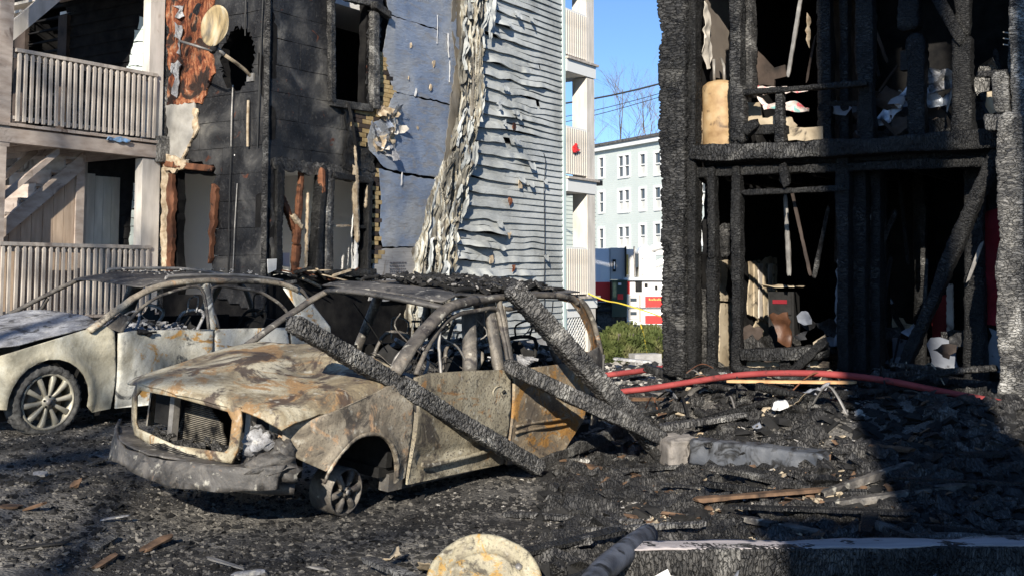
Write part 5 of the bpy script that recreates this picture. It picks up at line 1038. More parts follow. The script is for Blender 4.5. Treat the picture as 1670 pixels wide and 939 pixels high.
def crossover():
    w0 = atD(78, 655, 11.7); d = (math.cos(math.radians(51)), math.sin(math.radians(51)))
    # origin on the near side in line with the front axle
    t = car_frame('burned_crossover', 'burned-out cream crossover with one ten-spoke wheel and burst tyre beside the porch', (w0[0], w0[1], .24), 51, roll=math.radians(4))
    W = 1.85; sd = Side(W, .98, 1.52, .2, 3.95); Mt = world_of(t)
    sd.y = lambda x, z: np.clip((np.asarray(z, float) - .98) / .54, 0, 1.3) * .2 + .03 * np.clip((np.asarray(z, float) - .6) / .4, -1, 1) ** 2 + .3 * np.clip((-.35 - np.asarray(x, float)) / .6, 0, 1.3) ** 2 + .16 * np.clip((np.asarray(x, float) - 3.1) / .85, 0, 1.2) ** 2
    def on(parent, name, v, f, m_, sm=True): return obj(name, v, f, m_, parent, sm, M=Mt)
    A = arc
    fe = [(-.9, .4), (-.95, .58), (-.8, .74), (-.6, .8), (-.4, .86), (.1, .98), (.35, 1.04), (.62, 1.08), (.72, 1.02), (.74, .5), (.72, .2), (.5, .18)] + A(0, .33, .44, -10, 185) + [(-.5, .3), (-.7, .3)]
    csheet('front_fender', sd, fe, CREAM, t, seed=21, sp=.035, extra=lambda x, z: -.03 * np.exp(-((np.hypot(x, z - .33) - .47) / .05) ** 2))
    fdo = csheet('front_door', sd, [(.765, .2), (.76, 1.0), (.95, 1.02), (1.5, 1.01), (1.97, 1.0), (1.98, .2)], CREAM2, t, seed=22, sp=.04, off=.012, bump=.02)
    csheet('rear_door', sd, [(2.0, .2), (2.0, 1.0), (2.8, .985), (3.05, .98), (3.1, .75), (2.9, .6), (2.75, .35), (2.7, .2)], CREAM2, t, seed=23, sp=.05, off=.012, bump=.02)
    csheet('rear_quarter', sd, [(3.12, .98), (3.3, 1.2), (3.1, 1.48), (3.35, 1.42), (3.62, 1.22), (3.9, .95), (3.95, .7), (3.9, .35), (3.5, .3), (3.3, .7), (3.14, .76)], CREAM2, t, seed=24, sp=.05, bump=.03)
    csheet('front_bumper_side', sd, [(-.95, .3), (-.98, .5), (-.75, .55), (-.5, .42), (-.52, .3)], ASHM, t, seed=25, sp=.05, bump=.05)
    MB().box((.6, .14, .12), (3.2, .24, .24)).build('rocker_panel', BLACK, t, local=True)
    pillar('front_pillar', sd, [(.42, 1.03), (.75, 1.22), (1.05, 1.38), (1.35, 1.48), (1.8, 1.53), (2.4, 1.54), (3.0, 1.51), (3.35, 1.42)], .05, .035, FENDM, t, n=10)
    pillar('window_frame', sd, [(.8, 1.02), (.95, 1.16), (1.2, 1.32), (1.5, 1.42), (1.9, 1.45), (1.92, 1.0)], .02, .018, PILM, t); pillar('window_frame', sd, [(2.06, 1.0), (2.06, 1.45), (2.6, 1.43), (2.85, 1.36), (3.1, 1.18), (3.12, 1.0)], .02, .018, PILM, t)
    pillar('centre_pillar', sd, [(1.99, .98), (1.98, 1.5)], .06, .045, CREAM2, t, off=.02); pillar('mirror_stub', sd, [(.98, 1.01), (1.06, 1.0), (1.12, .97)], .04, .03, BLACK, t, off=-.03); pillar('mirror_stub', sd, [(1.02, 1.0), (1.18, 1.0)], .014, .012, BLACK, t, off=-.07)
    csheet('corner_gusset', sd, [(.62, 1.07), (.8, 1.0), (.98, 1.16), (.82, 1.2)], PILM, t, seed=27, sp=.05)
    # far side
    csheet('far_fender', sd, [(-.8, .5), (-.8, .76), (-.3, .87), (.35, 1.03), (.7, 1.0), (.7, .3), (.45, .3)] + A(0, .33, .44, 0, 170), CREAM, t, far=True, seed=28, sp=.1)
    csheet('far_side_panel', sd, [(.7, .2), (.7, 1.0), (3.9, .95), (3.9, .4), (2.7, .2)], BLACK, t, far=True, seed=29, sp=.15)
    for pts, r_, nm in (([(.42, 1.03), (.75, 1.22), (1.05, 1.38), (1.35, 1.48), (2.4, 1.54), (3.3, 1.43)], .035, 'front_pillar'), ([(.75, .98), (.82, 1.1), (.86, 1.24)], .03, 'window_divider'), ([(1.95, .95), (2.0, 1.5)], .1, 'centre_pillar'), ([(3.1, .95), (3.25, 1.45)], .08, 'rear_pillar')):
        pillar(nm, sd, pts, r_, r_ * .8, PILM, t, far=True)
    def rf(x, y, w_): return np.stack([x, y, 1.545 + .04 * np.sin((y / W) * math.pi) - .06 * np.sin(np.clip((x - 1.) / 2.2, 0, 1) * math.pi) * np.sin(y / W * math.pi) ** 2 + .02 * fbm(x * 4, y * 4, 0, 3, 13) - .09 * np.clip((1.6 - x) / .5, 0, 1) - .09 * np.clip((x - 2.8) / .6, 0, 1.4) - .012 * w_], -1)
    r = patch(rag([(1.15, .26), (3.4, .24), (3.45, 1.62), (1.1, 1.6), (1.02, .95)], .1, .008, 3), .06, rf, .012); on(t, 'roof', r[0], r[1], ROOFM)
    for y in (.32, 1.53): on(t, 'roof_rail', *sweep(smooth([(1.5, y, 1.55), (1.6, y, 1.59), (2.5, y, 1.6), (3.2, y, 1.53)]), .02, .014, 6), STEEL)
    def hf(x, y, w_):
        c = 1 - ((y - W / 2) / (W / 2)) ** 2; X_ = x - .22 * np.clip(c, 0, 1) * np.clip((.4 - x) / 1.2, 0, 1)
        return np.stack([X_, y, .80 + .28 * np.clip((x + .75) / 1.35, 0, 1) ** .8 + .06 * c + .02 * fbm(x * 3, y * 3, 0, 3, 15) - .1 * np.clip((-.7 - x) / .15, 0, 1) - .012 * w_], -1)
    r = patch(rag([(-.82, .25), (-.3, .1), (.3, .1), (.58, .16), (.68, .5), (.72, .95), (.68, 1.4), (.58, 1.7), (-.3, 1.75), (-.82, 1.6)], .12, .006, 9), .05, hf, .012); on(t, 'hood', r[0], r[1], ASHM)
    r = patch([(.12, .4), (1.73, .4), (1.7, .78), (.15, .78)], .08, lambda y, z, w_: np.stack([-.85 - .2 * np.sin(y / W * 3.14) + .04 * fbm(y * 6, z * 6, 0, 3, 2) + .02 * w_, y, z], -1), .02); on(t, 'front_panel', r[0], r[1], ASHM)
    MB().box((.5, .15, .2), (3.7, 1.7, .28)).build('floor_pan', BLACK, t, local=True); MB().box((.55, .12, .28), (.62, 1.7, .97)).build('firewall', BLACK, t, local=True)
    on(t, 'dash_bar', *sweep(smooth([(.85, .15, .95), (.8, .5, .98), (.8, 1.2, .98), (.85, 1.68, .95)]), .06, .06, 8), BLACK)
    MB().box((.9, 1.62, .3), (3.4, 1.66, .99)).build('far_door_skin', BLACK, t, local=True)
    on(t, 'steering_wheel', *sweep([(1.15 + .1 * math.sin(a), .5 + .19 * math.cos(a), 1.02 + .16 * math.sin(a)) for a in np.linspace(0, 6.3, 26)], .014, .014, 6), ASHM)
    seatframe(t, 1.45, .5, .6, 11, ASHM); seatframe(t, 1.45, 1.3, .6, 12, STEEL); seatframe(t, 2.5, .6, .58, 13, BLACK)
    MB().box((3.75, .15, .4), (3.82, 1.7, .95)).build('tailgate', BLACK, t, local=True); on(t, 'tailgate_frame', *sweep(smooth([(3.85, .2, .95), (3.6, .3, 1.3), (3.42, .4, 1.46), (3.42, 1.45, 1.46), (3.6, 1.55, 1.3), (3.85, 1.65, .95)]), .035, .03, 6), PILM)
    wheel(t, 0, .03, .335, .36, .285, 10, True); wheel(t, 2.83, .05, .31, .33, .26, 10, False); wheel(t, 0, W - .3, .3, .33, .27, 10, False)
    r = patch(arc(0, .33, .43, -30, 210, 24), .1, lambda x, z, w_: np.stack([x, .34 + 0 * x + .02 * w_, z], -1), .02); on(t, 'wheel_well', r[0], r[1], BLACK)
    return t
xo = crossover()

# ------------------------------------------------------------------ timbers fallen across the suv
def tlab(o, label, cat='timber', group=None): return tag(o, label, cat, group)
P = lambda px, py, D: tuple(atD(px, py, D))
tlab(timber('fallen_timber', P(474, 524, 8.42), P(880, 764, 10.52), .13, .13, CHARG, None, .012, .014, cell=(.03, .05), seed=5, amp_=0) if 0 else timber('fallen_timber', P(474, 524, 8.42), P(880, 764, 10.52), .125, .14, CHARB, None, .011, .02, cell=(.03, .065), seed=5), 'long square charred timber slanting from the suv windshield down across its front door')
tlab(timber('fallen_timber', P(834, 468, 10.5), P(1082, 738, 11.2), .2, .19, CHARB, None, .012, .02, cell=(.04, .07), seed=6), 'thick charred timber leaning on the suv roof and reaching down to the debris behind it')
tlab(timber('fallen_timber', P(824, 594, 10.3), P(1084, 716, 11.0), .11, .14, CHARB, None, .012, .018, cell=(.03, .06), seed=7), 'charred timber resting on the suv rear door, crossing under the thick leaning one')
tlab(timber('fallen_timber', P(862, 762, 10.9), P(1016, 700, 12.2), .1, .12, CHARF, None, .02, .012, seed=8), 'charred rafter lying on the ground at the foot of the suv rear door')
tlab(timber('fallen_timber', P(990, 655, 12.6), P(1082, 745, 10.9), .1, .11, CHARF, None, .02, .012, seed=9), 'short charred timber lying beneath the two crossed ones behind the suv')
# ------------------------------------------------------------------ fire hoses
def hose(pts, r_, label, flat=.8):
    v, f = sweep(smooth(pts, 10), r_, r_ * flat, 12); o = obj('fire_hose', v, f, HOSE, None, True); tag(o, label, 'fire hose'); return o
hose([P(940, 660, 13.4), P(1000, 641, 13.0), P(1060, 633, 12.8), P(1130, 622, 12.6), P(1210, 611, 12.2), P(1290, 608, 11.9), P(1370, 611, 11.6), P(1450, 621, 11.4), P(1530, 637, 11.2), P(1600, 650, 11.15), P(1690, 668, 11.3)], .042, 'red fire hose arching over the debris in front of the burned house')
hose([P(930, 622, 20.0), P(985, 612, 19.5), P(1040, 605, 19.8), P(1090, 599, 20.4), P(1140, 600, 21)], .06, 'red fire hose lying on the wet ground farther back, near the bushes')
# ------------------------------------------------------------------ debris: named pieces
def board_thing(name, a, b, wd, ht, m_, label, cat='plank', seed=0, amp=.004, seg=.03): return tag(timber(name, a, b, wd, ht, m_, None, seg, amp, seed=seed, rough=.5), label, cat)
board_thing('wood_strip', P(1188, 621, 11.9), P(1396, 623, 11.5), .09, .03, flat_mat('fresh_split_wood', (.45, .22, .1), (.62, .4, .2), 6), 'pale orange split board lying just below the arching hose', seed=3)
block = flat_mat('pale_scorched_stone', (.12, .11, .1), (.3, .27, .24), 5, .85, .02, 20, dirt=(6, .55, (.05, .045, .04)))
def rock(name, c, sx, sy, sz, m_, label, cat, rz=0, seed=0):
    n = 26; v = []; f = []
    for i in range(n + 1):
        for j in range(n):
            a = math.pi * i / n; b = 2 * math.pi * j / n; d = np.array([math.sin(a) * math.cos(b), math.sin(a) * math.sin(b), math.cos(a)]); e = np.sign(d) * np.abs(d) ** .35; q = 1 + .3 * float(fbm(d[0] * 2.4 + seed, d[1] * 2.4, d[2] * 2.4, 4, seed))
            v.append((e[0] * sx * q, e[1] * sy * q, e[2] * sz * q))
    for i in range(n):
        for j in range(n): f.append((i * n + j, i * n + (j + 1) % n, (i + 1) * n + (j + 1) % n, (i + 1) * n + j))
    M = Matrix.Translation(Vector(c)) @ Matrix.Rotation(rz, 4, 'Z'); return tag(obj(name, v, f, m_, None, True, M), label, cat)
c = atD(1104, 750, 10.9); rock('stone_block', (c[0], c[1], .14), .15, .2, .2, block, 'pale scorched stone block at the left end of the concrete curb', 'stone', .3, 3)
CURBM = flat_mat('shade_blue_concrete', (.045, .052, .065), (.12, .125, .135), 4, .5, .006, 30, dirt=(7, .5, (.02, .02, .02)))  # bluish shade on the curb is put into its colour
c1 = atD(1128, 745, 10.75); c2 = atD(1352, 760, 10.1)
tag(timber('concrete_curb', (c1[0], c1[1], .24), (c2[0], c2[1], .2), .3, .26, CURBM, None, .03, .012, seed=4, rough=1.2, cell=(.2, .2)), 'broken concrete curb with a smooth top tinted bluish for shade in the middle of the debris', 'curb')
c = atD(1400, 752, 10.2); rock('broken_masonry', (c[0], c[1], .2), .2, .16, .16, block, 'rough broken masonry lump just right of the concrete curb', 'stone', .8, 5)
tag(timber('foundation_timber', P(1006, 914, 6.75), P(1690, 908, 6.95), .2, .17, CHARF, None, .014, .012, cell=(.03, .04), seed=14), 'long blackened squared timber across the bottom right foreground with an ashy top', 'timber')
a_ = Vector(P(1012, 889, 6.78)); b_ = Vector(P(1690, 882, 6.98)); mb = MB(); M = frame_at(a_, b_); L = (b_ - a_).length
r = patch(rag([(0, -.1), (L, -.1), (L, .1), (0, .1)], .08, .012, 4), .05, lambda x, y, w_: np.stack([x, y, .012 * fbm(x * 4, y * 4, 0, 3, 3) - .01 * w_ + .004], -1), .01)
tag(obj('ash_board', r[0], r[1], flat_mat('pinkish_ash_board', (.3, .27, .26), (.48, .43, .42), 4, .8, .006, 30, (.4, 3, 1)), None, True, M), 'thin pinkish grey board lying on top of the long blackened foreground timber', 'board')
v, f = sweep(smooth([P(1056, 872, 7.3), P(1018, 900, 6.7), P(975, 938, 6.3), P(945, 985, 5.9)]), .07, .07, 14); tag(obj('burnt_pipe', v, f, flat_mat('smooth_dark_pipe', (.02, .022, .028), (.1, .11, .135), 7, .5, .008, 30, dirt=(9, .55, (.012, .012, .012))), None, True), 'smooth dark pipe slanting over the left end of the foreground timber', 'pipe')
def drum():
    c = Vector(P(790, 985, 6.6)); c.z = .08; t = thing('drum_lid', 'mottled yellowish round metal drum end in the bottom centre foreground', 'drum', tuple(c)); ax = Vector((0.05, -.72, .72)).normalized(); M = frame_at(c, c + ax)
    v = []; f = []; n = 56; pr = [(.001, .02), (.06, .02), (.12, .012), (.2, .012), (.205, .022), (.22, .022), (.225, .008), (.285, .006), (.3, .034), (.32, .04), (.335, .03), (.337, -.06), (.333, -.07), (.337, -.08), (.335, -.25)]
    for (r_, x) in pr:
        for j in range(n): a = 2 * math.pi * j / n; v.append((x + .022 * float(fbm(r_ * 9 * math.cos(a), r_ * 9 * math.sin(a), 0, 2, 3)), r_ * math.cos(a), r_ * math.sin(a)))
    for i in range(len(pr) - 1):
        for j in range(n): f.append((i * n + j, i * n + (j + 1) % n, (i + 1) * n + (j + 1) % n, (i + 1) * n + j))
    obj('lid', v, f, DRUMM, t, True, M)
    MB().tube([M @ Vector((.015, .2, .12)), M @ Vector((.035, .2, .12))], .02, 14).build('bung', STEEL, t, True)
drum()
rr = random.Random(21); WANT = []
def where(px, py):
    if py > 875: return 'in the foreground ash at left' if px < 700 else 'beside the yellowish drum end' if px < 950 else 'by the long foreground timber' if px < 1330 else 'at the dark right end of the foreground timber'
    if px < 1000: return 'behind the suv beneath the leaning timbers'
    if py < 645: return 'on the ground near the second hose' if px < 1090 else 'under the arching red hose' if px < 1400 else 'before the shaded lower room'
    if py < 710: return 'left of the debris pile' if px < 1090 else 'on the sunlit debris pile' if px < 1340 else 'on the shaded part of the pile'
    if py < 770: return 'left of the stone block' if px < 1090 else 'around the concrete curb' if px < 1420 else 'near the foot of the pale porch post'
    return 'between the suv and the curb' if px < 1150 else 'between curb and foreground timber' if px < 1400 else 'in the shade before the porch post'
def want2(o, lb, px, cat, group): WANT.append((o, lb, px, cat, group))
def want(o, what, px, py, cat, group): WANT.append((o, what + ' ' + where(px, py), px, cat, group)); return o
PL_ = 'charred plank or batten strewn on the ashy ground'
for i in range(60):
    if i < 40: px = rr.uniform(900, 1640); py = rr.uniform(640, 935)
    elif i < 52: px = rr.uniform(560, 1250); py = rr.uniform(880, 938)
    else: px = rr.uniform(985, 1090); py = rr.uniform(598, 690)
    r_ = ray(px, py); q = r_ * (-(H - .15) / r_[2]); x, y = q[0], q[1]
    if y > 26: continue
    L = rr.uniform(.35, 1.5); a = rr.uniform(-.5, .7) if rr.random() < .65 else rr.uniform(0, 3.1); tl = rr.uniform(-.1, .16); dx, dy = math.cos(a) * L / 2, math.sin(a) * L / 2
    zz = gzf(x, y) + rr.uniform(.03, .12); m_ = (CHARB, CHARF, CHAR, CHARG, BWOOD2, CHARGS, CHARF, CHAR)[i % 8]
    o = timber('charred_plank', (x - dx, y - dy, zz - L * tl / 2), (x + dx, y + dy, zz + L * tl / 2), rr.uniform(.04, .12), rr.uniform(.015, .06), m_, None, .03, .005, rough=1.5)
    want(o, ('blocky grey-cracked', 'finely charred', 'deep black charred', 'ash-grey burnt', 'brownish half-burnt', 'grey scorched', 'finely charred', 'deep black charred')[i % 8] + (' long' if L > .9 else ' short') + ' plank', px, py, 'plank', 'charred planks strewn over the debris')
for i in range(24):
    px = rr.uniform(1120, 1630); r_ = ray(px, rr.uniform(632, 700)); q = r_ * (-(H - .35) / r_[2]); x, y = q[0], q[1]; zz = gzf(x, y) + rr.uniform(.06, .2); L = rr.uniform(.6, 1.7); a = rr.gauss(-.3, .6); dx, dy = math.cos(a) * L / 2, math.sin(a) * L / 2; dz = rr.uniform(-.16, .16)
    o = timber('charred_timber', (x - dx, y - dy, zz - dz), (x + dx, y + dy, zz + dz), rr.uniform(.07, .14), rr.uniform(.04, .11), (CHARM, CHARB, CHAR, CHARF)[i % 4], None, .025, .012, rough=2.2, taper=.3)
    want(o, ('heavy cracked', 'heavy ash-dusted', 'heavy jet-black', 'heavy fine-grained') [i % 4] + (' long' if L > 1.1 else ' short') + ' beam', px, 690, 'beam', 'charred beams heaped at the foot of the house')
# thin bent strips and wires
for i in range(26):
    px = rr.uniform(1000, 1560); py = rr.uniform(640, 745); r_ = ray(px, py); q = r_ * (-(H - .2) / r_[2]); x, y = q[0], q[1]; L = rr.uniform(.3, .9); a = rr.uniform(0, 3.1); z0 = gzf(x, y) + .04
    pts = smooth([(x - math.cos(a) * L / 2, y - math.sin(a) * L / 2, z0), (x, y, z0 + rr.uniform(.08, .25)), (x + math.cos(a) * L / 2, y + math.sin(a) * L / 2, z0 + rr.uniform(0, .08))], 6)
    v, f = sweep(pts, rr.uniform(.006, .02), .006, 5); want(obj('bent_strip', v, f, (TORN, BLACK, STEEL, BWOOD)[i % 4], None, True), 'thin bent ' + ('tan', 'black', 'grey', 'reddish')[i % 4] + ' strip', px, py, 'strip', 'bent strips in the debris pile')
# pale curled scraps on the heap
for i in range(46):
    if i < 30: px = rr.uniform(1090, 1400); py = rr.uniform(632, 745)
    else: px = rr.uniform(560, 1640); py = rr.uniform(880, 936)
    r_ = ray(px, py); q = r_ * (-(H - .15) / r_[2]); x, y = q[0], q[1]; z0 = gzf(x, y) + .05; s = rr.uniform(.04, .13); a0 = rr.random() * 6
    ol = rag([(s * math.cos(t) * rr.uniform(.5, 1.2), s * .7 * math.sin(t) * rr.uniform(.5, 1.2)) for t in np.linspace(0, 6.28, 8)[:-1]], .03, .01, i)
    r = patch(ol, .025, lambda u, v_, w_: np.stack([u, v_, 1.2 * np.clip(u * math.cos(a0) + v_ * math.sin(a0), 0, 9) + .25 * s * fbm(u * 30, v_ * 30, i, 2, 3) - .004 * w_], -1), .004)
    M = Matrix.Translation((x, y, z0)) @ Matrix.Rotation(a0, 4, 'Z') @ Matrix.Rotation(rr.uniform(-.9, .5), 4, 'X'); want(obj('pale_scrap', r[0], r[1], (PLAST, WHITE, ASHM, TORN, PLASTB)[i % 5], None, True, M), 'curled ' + ('cream', 'white', 'ash-grey', 'tan', 'bluish grey')[i % 5] + ' scrap', px, py, 'scrap', 'pale scraps in the ashes')
for i in range(34):
    px = rr.uniform(-20, 640); py = rr.uniform(700, 935); r_ = ray(px, py); q = r_ * (-(H - .05) / r_[2]); x, y = q[0], q[1]
    if -2.3 < x < .6 and y > 8: continue
    z0 = gzf(x, y) + .015; L = rr.uniform(.08, .32); a = rr.uniform(0, 3.1); o = timber('burnt_fragment', (x, y, z0), (x + L * math.cos(a), y + L * math.sin(a), z0 + rr.uniform(0, .05)), rr.uniform(.03, .14), rr.uniform(.01, .035), (STEEL, CHARF, BLACK, ASHM, BWOOD2, CHARG)[i % 6], None, .02, .004, rough=2.2)
    want2(o, ('grey metal', 'finely charred', 'sooty black', 'ash-grey', 'brown wooden', 'grey burnt')[i % 6] + ' fragment on the gravel ' + ('at the crossover wheel' if px < 200 and py < 760 else 'at the far left foreground' if px < 220 else 'before the suv bumper' if py < 860 else 'in the left foreground'), px, 'fragment', 'burnt fragments on the gravel')
# loose rubble nobody could count
def rubble(name, n, m_, smin, smax, region, seed, flat=.5, lift=.0):
    R_ = np.random.RandomState(seed); px = R_.uniform(region[0], region[1], n); py = region[2] + (region[3] - region[2]) * R_.rand(n) ** region[4]
    V = []; F = []
    base = np.array([(-1, -1, -1), (1, -1, -1), (1, 1, -1), (-1, 1, -1), (-.7, -.6, 1), (.8, -.7, .8), (.6, .7, 1), (-.8, .6, .7)], float); fc = [(3, 2, 1, 0), (4, 5, 6, 7), (0, 1, 5, 4), (1, 2, 6, 5), (2, 3, 7, 6), (3, 0, 4, 7)]
    for i in range(n):
        r_ = ray(px[i], py[i]); q = r_ * (-H / r_[2]); x, y = q[0], q[1]
        cl = float(vnoise(x * .9, y * .9, 0, seed)) * .6 + float(vnoise(x * 3, y * 3, 0, seed + 1)) * .4
        if cl < region[5]: continue
        s = smin + (smax - smin) * R_.rand() ** 3; sc = np.array([s * R_.uniform(.6, 1.8), s * R_.uniform(.5, 1.1), s * flat * R_.uniform(.3, 1.2)]) / 2
        a, b, c_ = R_.uniform(0, 6.3), R_.uniform(-.6, .6), R_.uniform(-.6, .6)
        M = np.array(Matrix.Rotation(a, 3, 'Z') @ Matrix.Rotation(b, 3, 'X') @ Matrix.Rotation(c_, 3, 'Y'))
        v = (base + R_.uniform(-.3, .3, (8, 3))) * sc @ M.T + np.array([x, y, 0]); k_ = len(V) * 8; V.append(v); F += [tuple(u + k_ for u in q_) for q_ in fc]
    V = np.concatenate(V); cx = V.reshape(-1, 8, 3)[:, :, :2].mean(1); V = V.reshape(-1, 8, 3); V[:, :, 2] += (gz(cx[:, 0], cx[:, 1]) + lift)[:, None]
    return tag(obj(name, V.reshape(-1, 3), F, m_, None, False), kind='stuff')
rubble('char_rubble', 13000, BLACK, .02, .16, (880, 1669, 612, 939, 1.1, -.5), 1); rubble('char_rubble', 11000, CHARF, .03, .26, (900, 1669, 620, 939, 1.1, -.3), 2, .5, .01)
rubble('ash_flakes', 3500, ASHF, .012, .06, (880, 1420, 612, 939, 1., .0), 3, .3, .02); rubble('plaster_crumbs', 1500, PLAST, .015, .085, (1060, 1380, 625, 939, 1., .12), 4, .4, .03)
rubble('wood_splinters', 1500, BWOOD2, .03, .12, (900, 1640, 620, 939, 1., .0), 5, .3, .03); rubble('gravel', 15000, GRAV, .008, .035, (-40, 1669, 690, 939, 1., -.7), 6, .7); rubble('grit', 9000, BLACK, .01, .06, (-40, 900, 690, 939, 1., -.2), 7, .5)
rubble('glass_crumbs', 2200, ASHF, .008, .03, (-40, 900, 700, 939, 1., .1), 8, .5); rubble('yard_rubble', 2500, ASHF, .03, .22, (975, 1090, 575, 640, 1., -.4), 9, .35); rubble('yard_rubble', 1500, CHARF, .04, .3, (960, 1090, 580, 640, 1., -.4), 10, .35)
# debris on the suv roof and along the crossover roof
def roof_rubble(t, name, n, x0, x1, y0, y1, z, smax, m_, seed):
    R_ = np.random.RandomState(seed); mb = MB(); 
    for i in range(n):
        x = R_.uniform(x0, x1); y = R_.uniform(y0, y1); s = smax * R_.uniform(.3, 1); M = Matrix.Translation((x, y, z + .02 * math.sin((y) / 1.83 * 3.14) + R_.uniform(-.01, .03))) @ Matrix.Rotation(R_.uniform(0, 6), 4, 'Z') @ Matrix.Rotation(R_.uniform(-.7, .7), 4, 'X') @ Matrix.Rotation(R_.uniform(-.5, .5), 4, 'Y')
        mb.box((-s, -s * .35, -s * .2), (s, s * .35, s * .2), M)
    tag(mb.build(name, m_, t, False, local=True), kind='stuff')
roof_rubble(suv_t, 'roof_debris', 420, 2.5, 4.0, .3, 1.5, 1.68, .08, BLACK, 1); roof_rubble(suv_t, 'roof_debris', 160, 2.6, 3.9, .25, 1.5, 1.70, .06, CHARF, 2); roof_rubble(suv_t, 'roof_ash', 60, 2.4, 4.1, .25, 1.5, 1.70, .03, ASHF, 3)
roof_rubble(xo, 'roof_ash', 70, 1.4, 3.2, .25, 1.5, 1.57, .025, ASHF, 4)
roof_rubble(suv_t, 'cabin_debris', 420, 1.4, 4.5, .2, 1.6, .72, .13, BLACK, 5); roof_rubble(suv_t, 'cabin_debris', 240, 1.5, 4.5, .2, 1.6, .86, .1, CHARF, 9); roof_rubble(suv_t, 'cabin_debris', 110, 3.0, 4.5, .2, 1.6, 1.0, .1, ASHM, 10); roof_rubble(xo, 'cabin_debris', 320, .8, 3.6, .2, 1.6, .75, .12, BLACK, 6); roof_rubble(xo, 'cabin_debris', 120, .9, 1.9, .2, 1.2, .95, .08, ASHM, 11); roof_rubble(suv_t, 'cabin_ash', 80, 1.4, 4.5, .2, 1.6, .6, .06, ASHF, 7)
roof_rubble(suv_t, 'engine_debris', 160, -.1, .9, .3, 1.5, .45, .09, CHARF, 8)

# ------------------------------------------------------------------ beyond the houses
def bush(name, c, rx, ry, h, label, seed, n=9000):
    t = thing(name, label, 'bush', c); R_ = np.random.RandomState(seed); V = []; F = []
    d = R_.normal(size=(n, 3)); d /= np.linalg.norm(d, axis=1)[:, None]; d[:, 2] = np.abs(d[:, 2])
    lump = 1 + .28 * fbm(d[:, 0] * 2.4 + seed, d[:, 1] * 2.4, d[:, 2] * 2.4, 4, seed); rad = lump * R_.uniform(.62, 1.06, n) ** .6
    p = d * rad[:, None] * np.array([rx, ry, h]); s = R_.uniform(.018, .045, n)
    up = d * .6 + np.array([0, 0, 1]) + R_.normal(size=(n, 3)) * .4; up /= np.linalg.norm(up, axis=1)[:, None]; sd = np.cross(up, R_.normal(size=(n, 3))); sd /= np.linalg.norm(sd, axis=1)[:, None]
    q = np.stack([p - sd * s[:, None] * .5, p + sd * s[:, None] * .5, p + sd * s[:, None] * .3 + up * s[:, None] * 2, p - sd * s[:, None] * .3 + up * s[:, None] * 2], 1).reshape(-1, 3)
    k = NT(name + '_leaf', .7, .2); a = k.ramp(k.noise(3.2, 4), (.3, (.03, .042, .012)), (.5, (.075, .095, .028)), (.7, (.14, .145, .055))); k.col(k.mix(k.ramp(k.noise(1.4, 4), (.55, 0.), (.72, .6)), a, (.2, .16, .1)))
    tag(obj('foliage', q, [(4 * i, 4 * i + 1, 4 * i + 2, 4 * i + 3) for i in range(n)], k.m, t, False, local=True), kind='stuff')
    mb = MB(); 
    for i in range(22):
        a = R_.uniform(0, 6.3); b = R_.uniform(.2, 1.2); e = np.array([rx * .75 * math.cos(a) * b, ry * .75 * math.sin(a) * b, h * .8]); mb.tube([(0, 0, 0), tuple(e * .5 + R_.normal(size=3) * .04), tuple(e)], .01, 5)
    mb.build('stems', BARK, t, False, local=True)
q = atD(1012, 585, 24.5); bush('evergreen_bush', (q[0], q[1], 0), .6, .5, .8, 'larger low evergreen bush beside the rear porch post', 3); q = atD(1062, 586, 25.4); bush('evergreen_bush', (q[0], q[1], 0), .44, .45, .66, 'smaller low evergreen bush on the right, behind the hanging yellow tape', 5, 7000)
q = atD(905, 400, 30)
def ribbon(name, pts, hw_, m_, label, cat):
    P_ = smooth(pts, 6); v = []; f = []
    for i, p in enumerate(P_): tw = .4 * math.sin(i * .5); v += [p + Vector((hw_ * math.sin(tw), 0, hw_ * math.cos(tw))), p - Vector((hw_ * math.sin(tw), 0, hw_ * math.cos(tw)))]
    n = len(P_); v += [p + Vector((0, .004, 0)) for p in v]
    for i in range(n - 1): f += [(2 * i, 2 * i + 1, 2 * i + 3, 2 * i + 2), (2 * n + 2 * i, 2 * n + 2 * i + 2, 2 * n + 2 * i + 3, 2 * n + 2 * i + 1)]
    tag(obj(name, v, f, m_, None, False), label, cat)
ribbon('caution_tape', [P(952, 475, 24.2), P(985, 489, 24.0), P(1010, 494, 23.8), P(1050, 506, 23.4), P(1092, 521, 22.9)], .014, YEL, 'yellow caution tape stretched from the rear porch post towards the right', 'tape'); ribbon('caution_tape', [P(1044, 528, 24.6), P(1050, 545, 24.5), P(1053, 565, 24.45), P(1057, 588, 24.4)], .022, YEL, 'yellow caution tape end hanging down over the smaller bush', 'tape')
c = atD(1052, 575, 23.6); mb = MB(); M = Matrix.Translation((c[0], c[1], .12)) @ Matrix.Rotation(.3, 4, 'Z'); mb.box((-.3, -.16, -.14), (.3, .16, .14), M); tag(mb.build('concrete_block', CONC, None), 'pale concrete block on the ground under the hanging tape', 'block')
board_thing('fallen_board', P(1000, 584, 22.8), P(1062, 590, 22.6), .2, .05, ASHM, 'flat grey board on the ground in front of the bushes', seed=5, seg=.06)
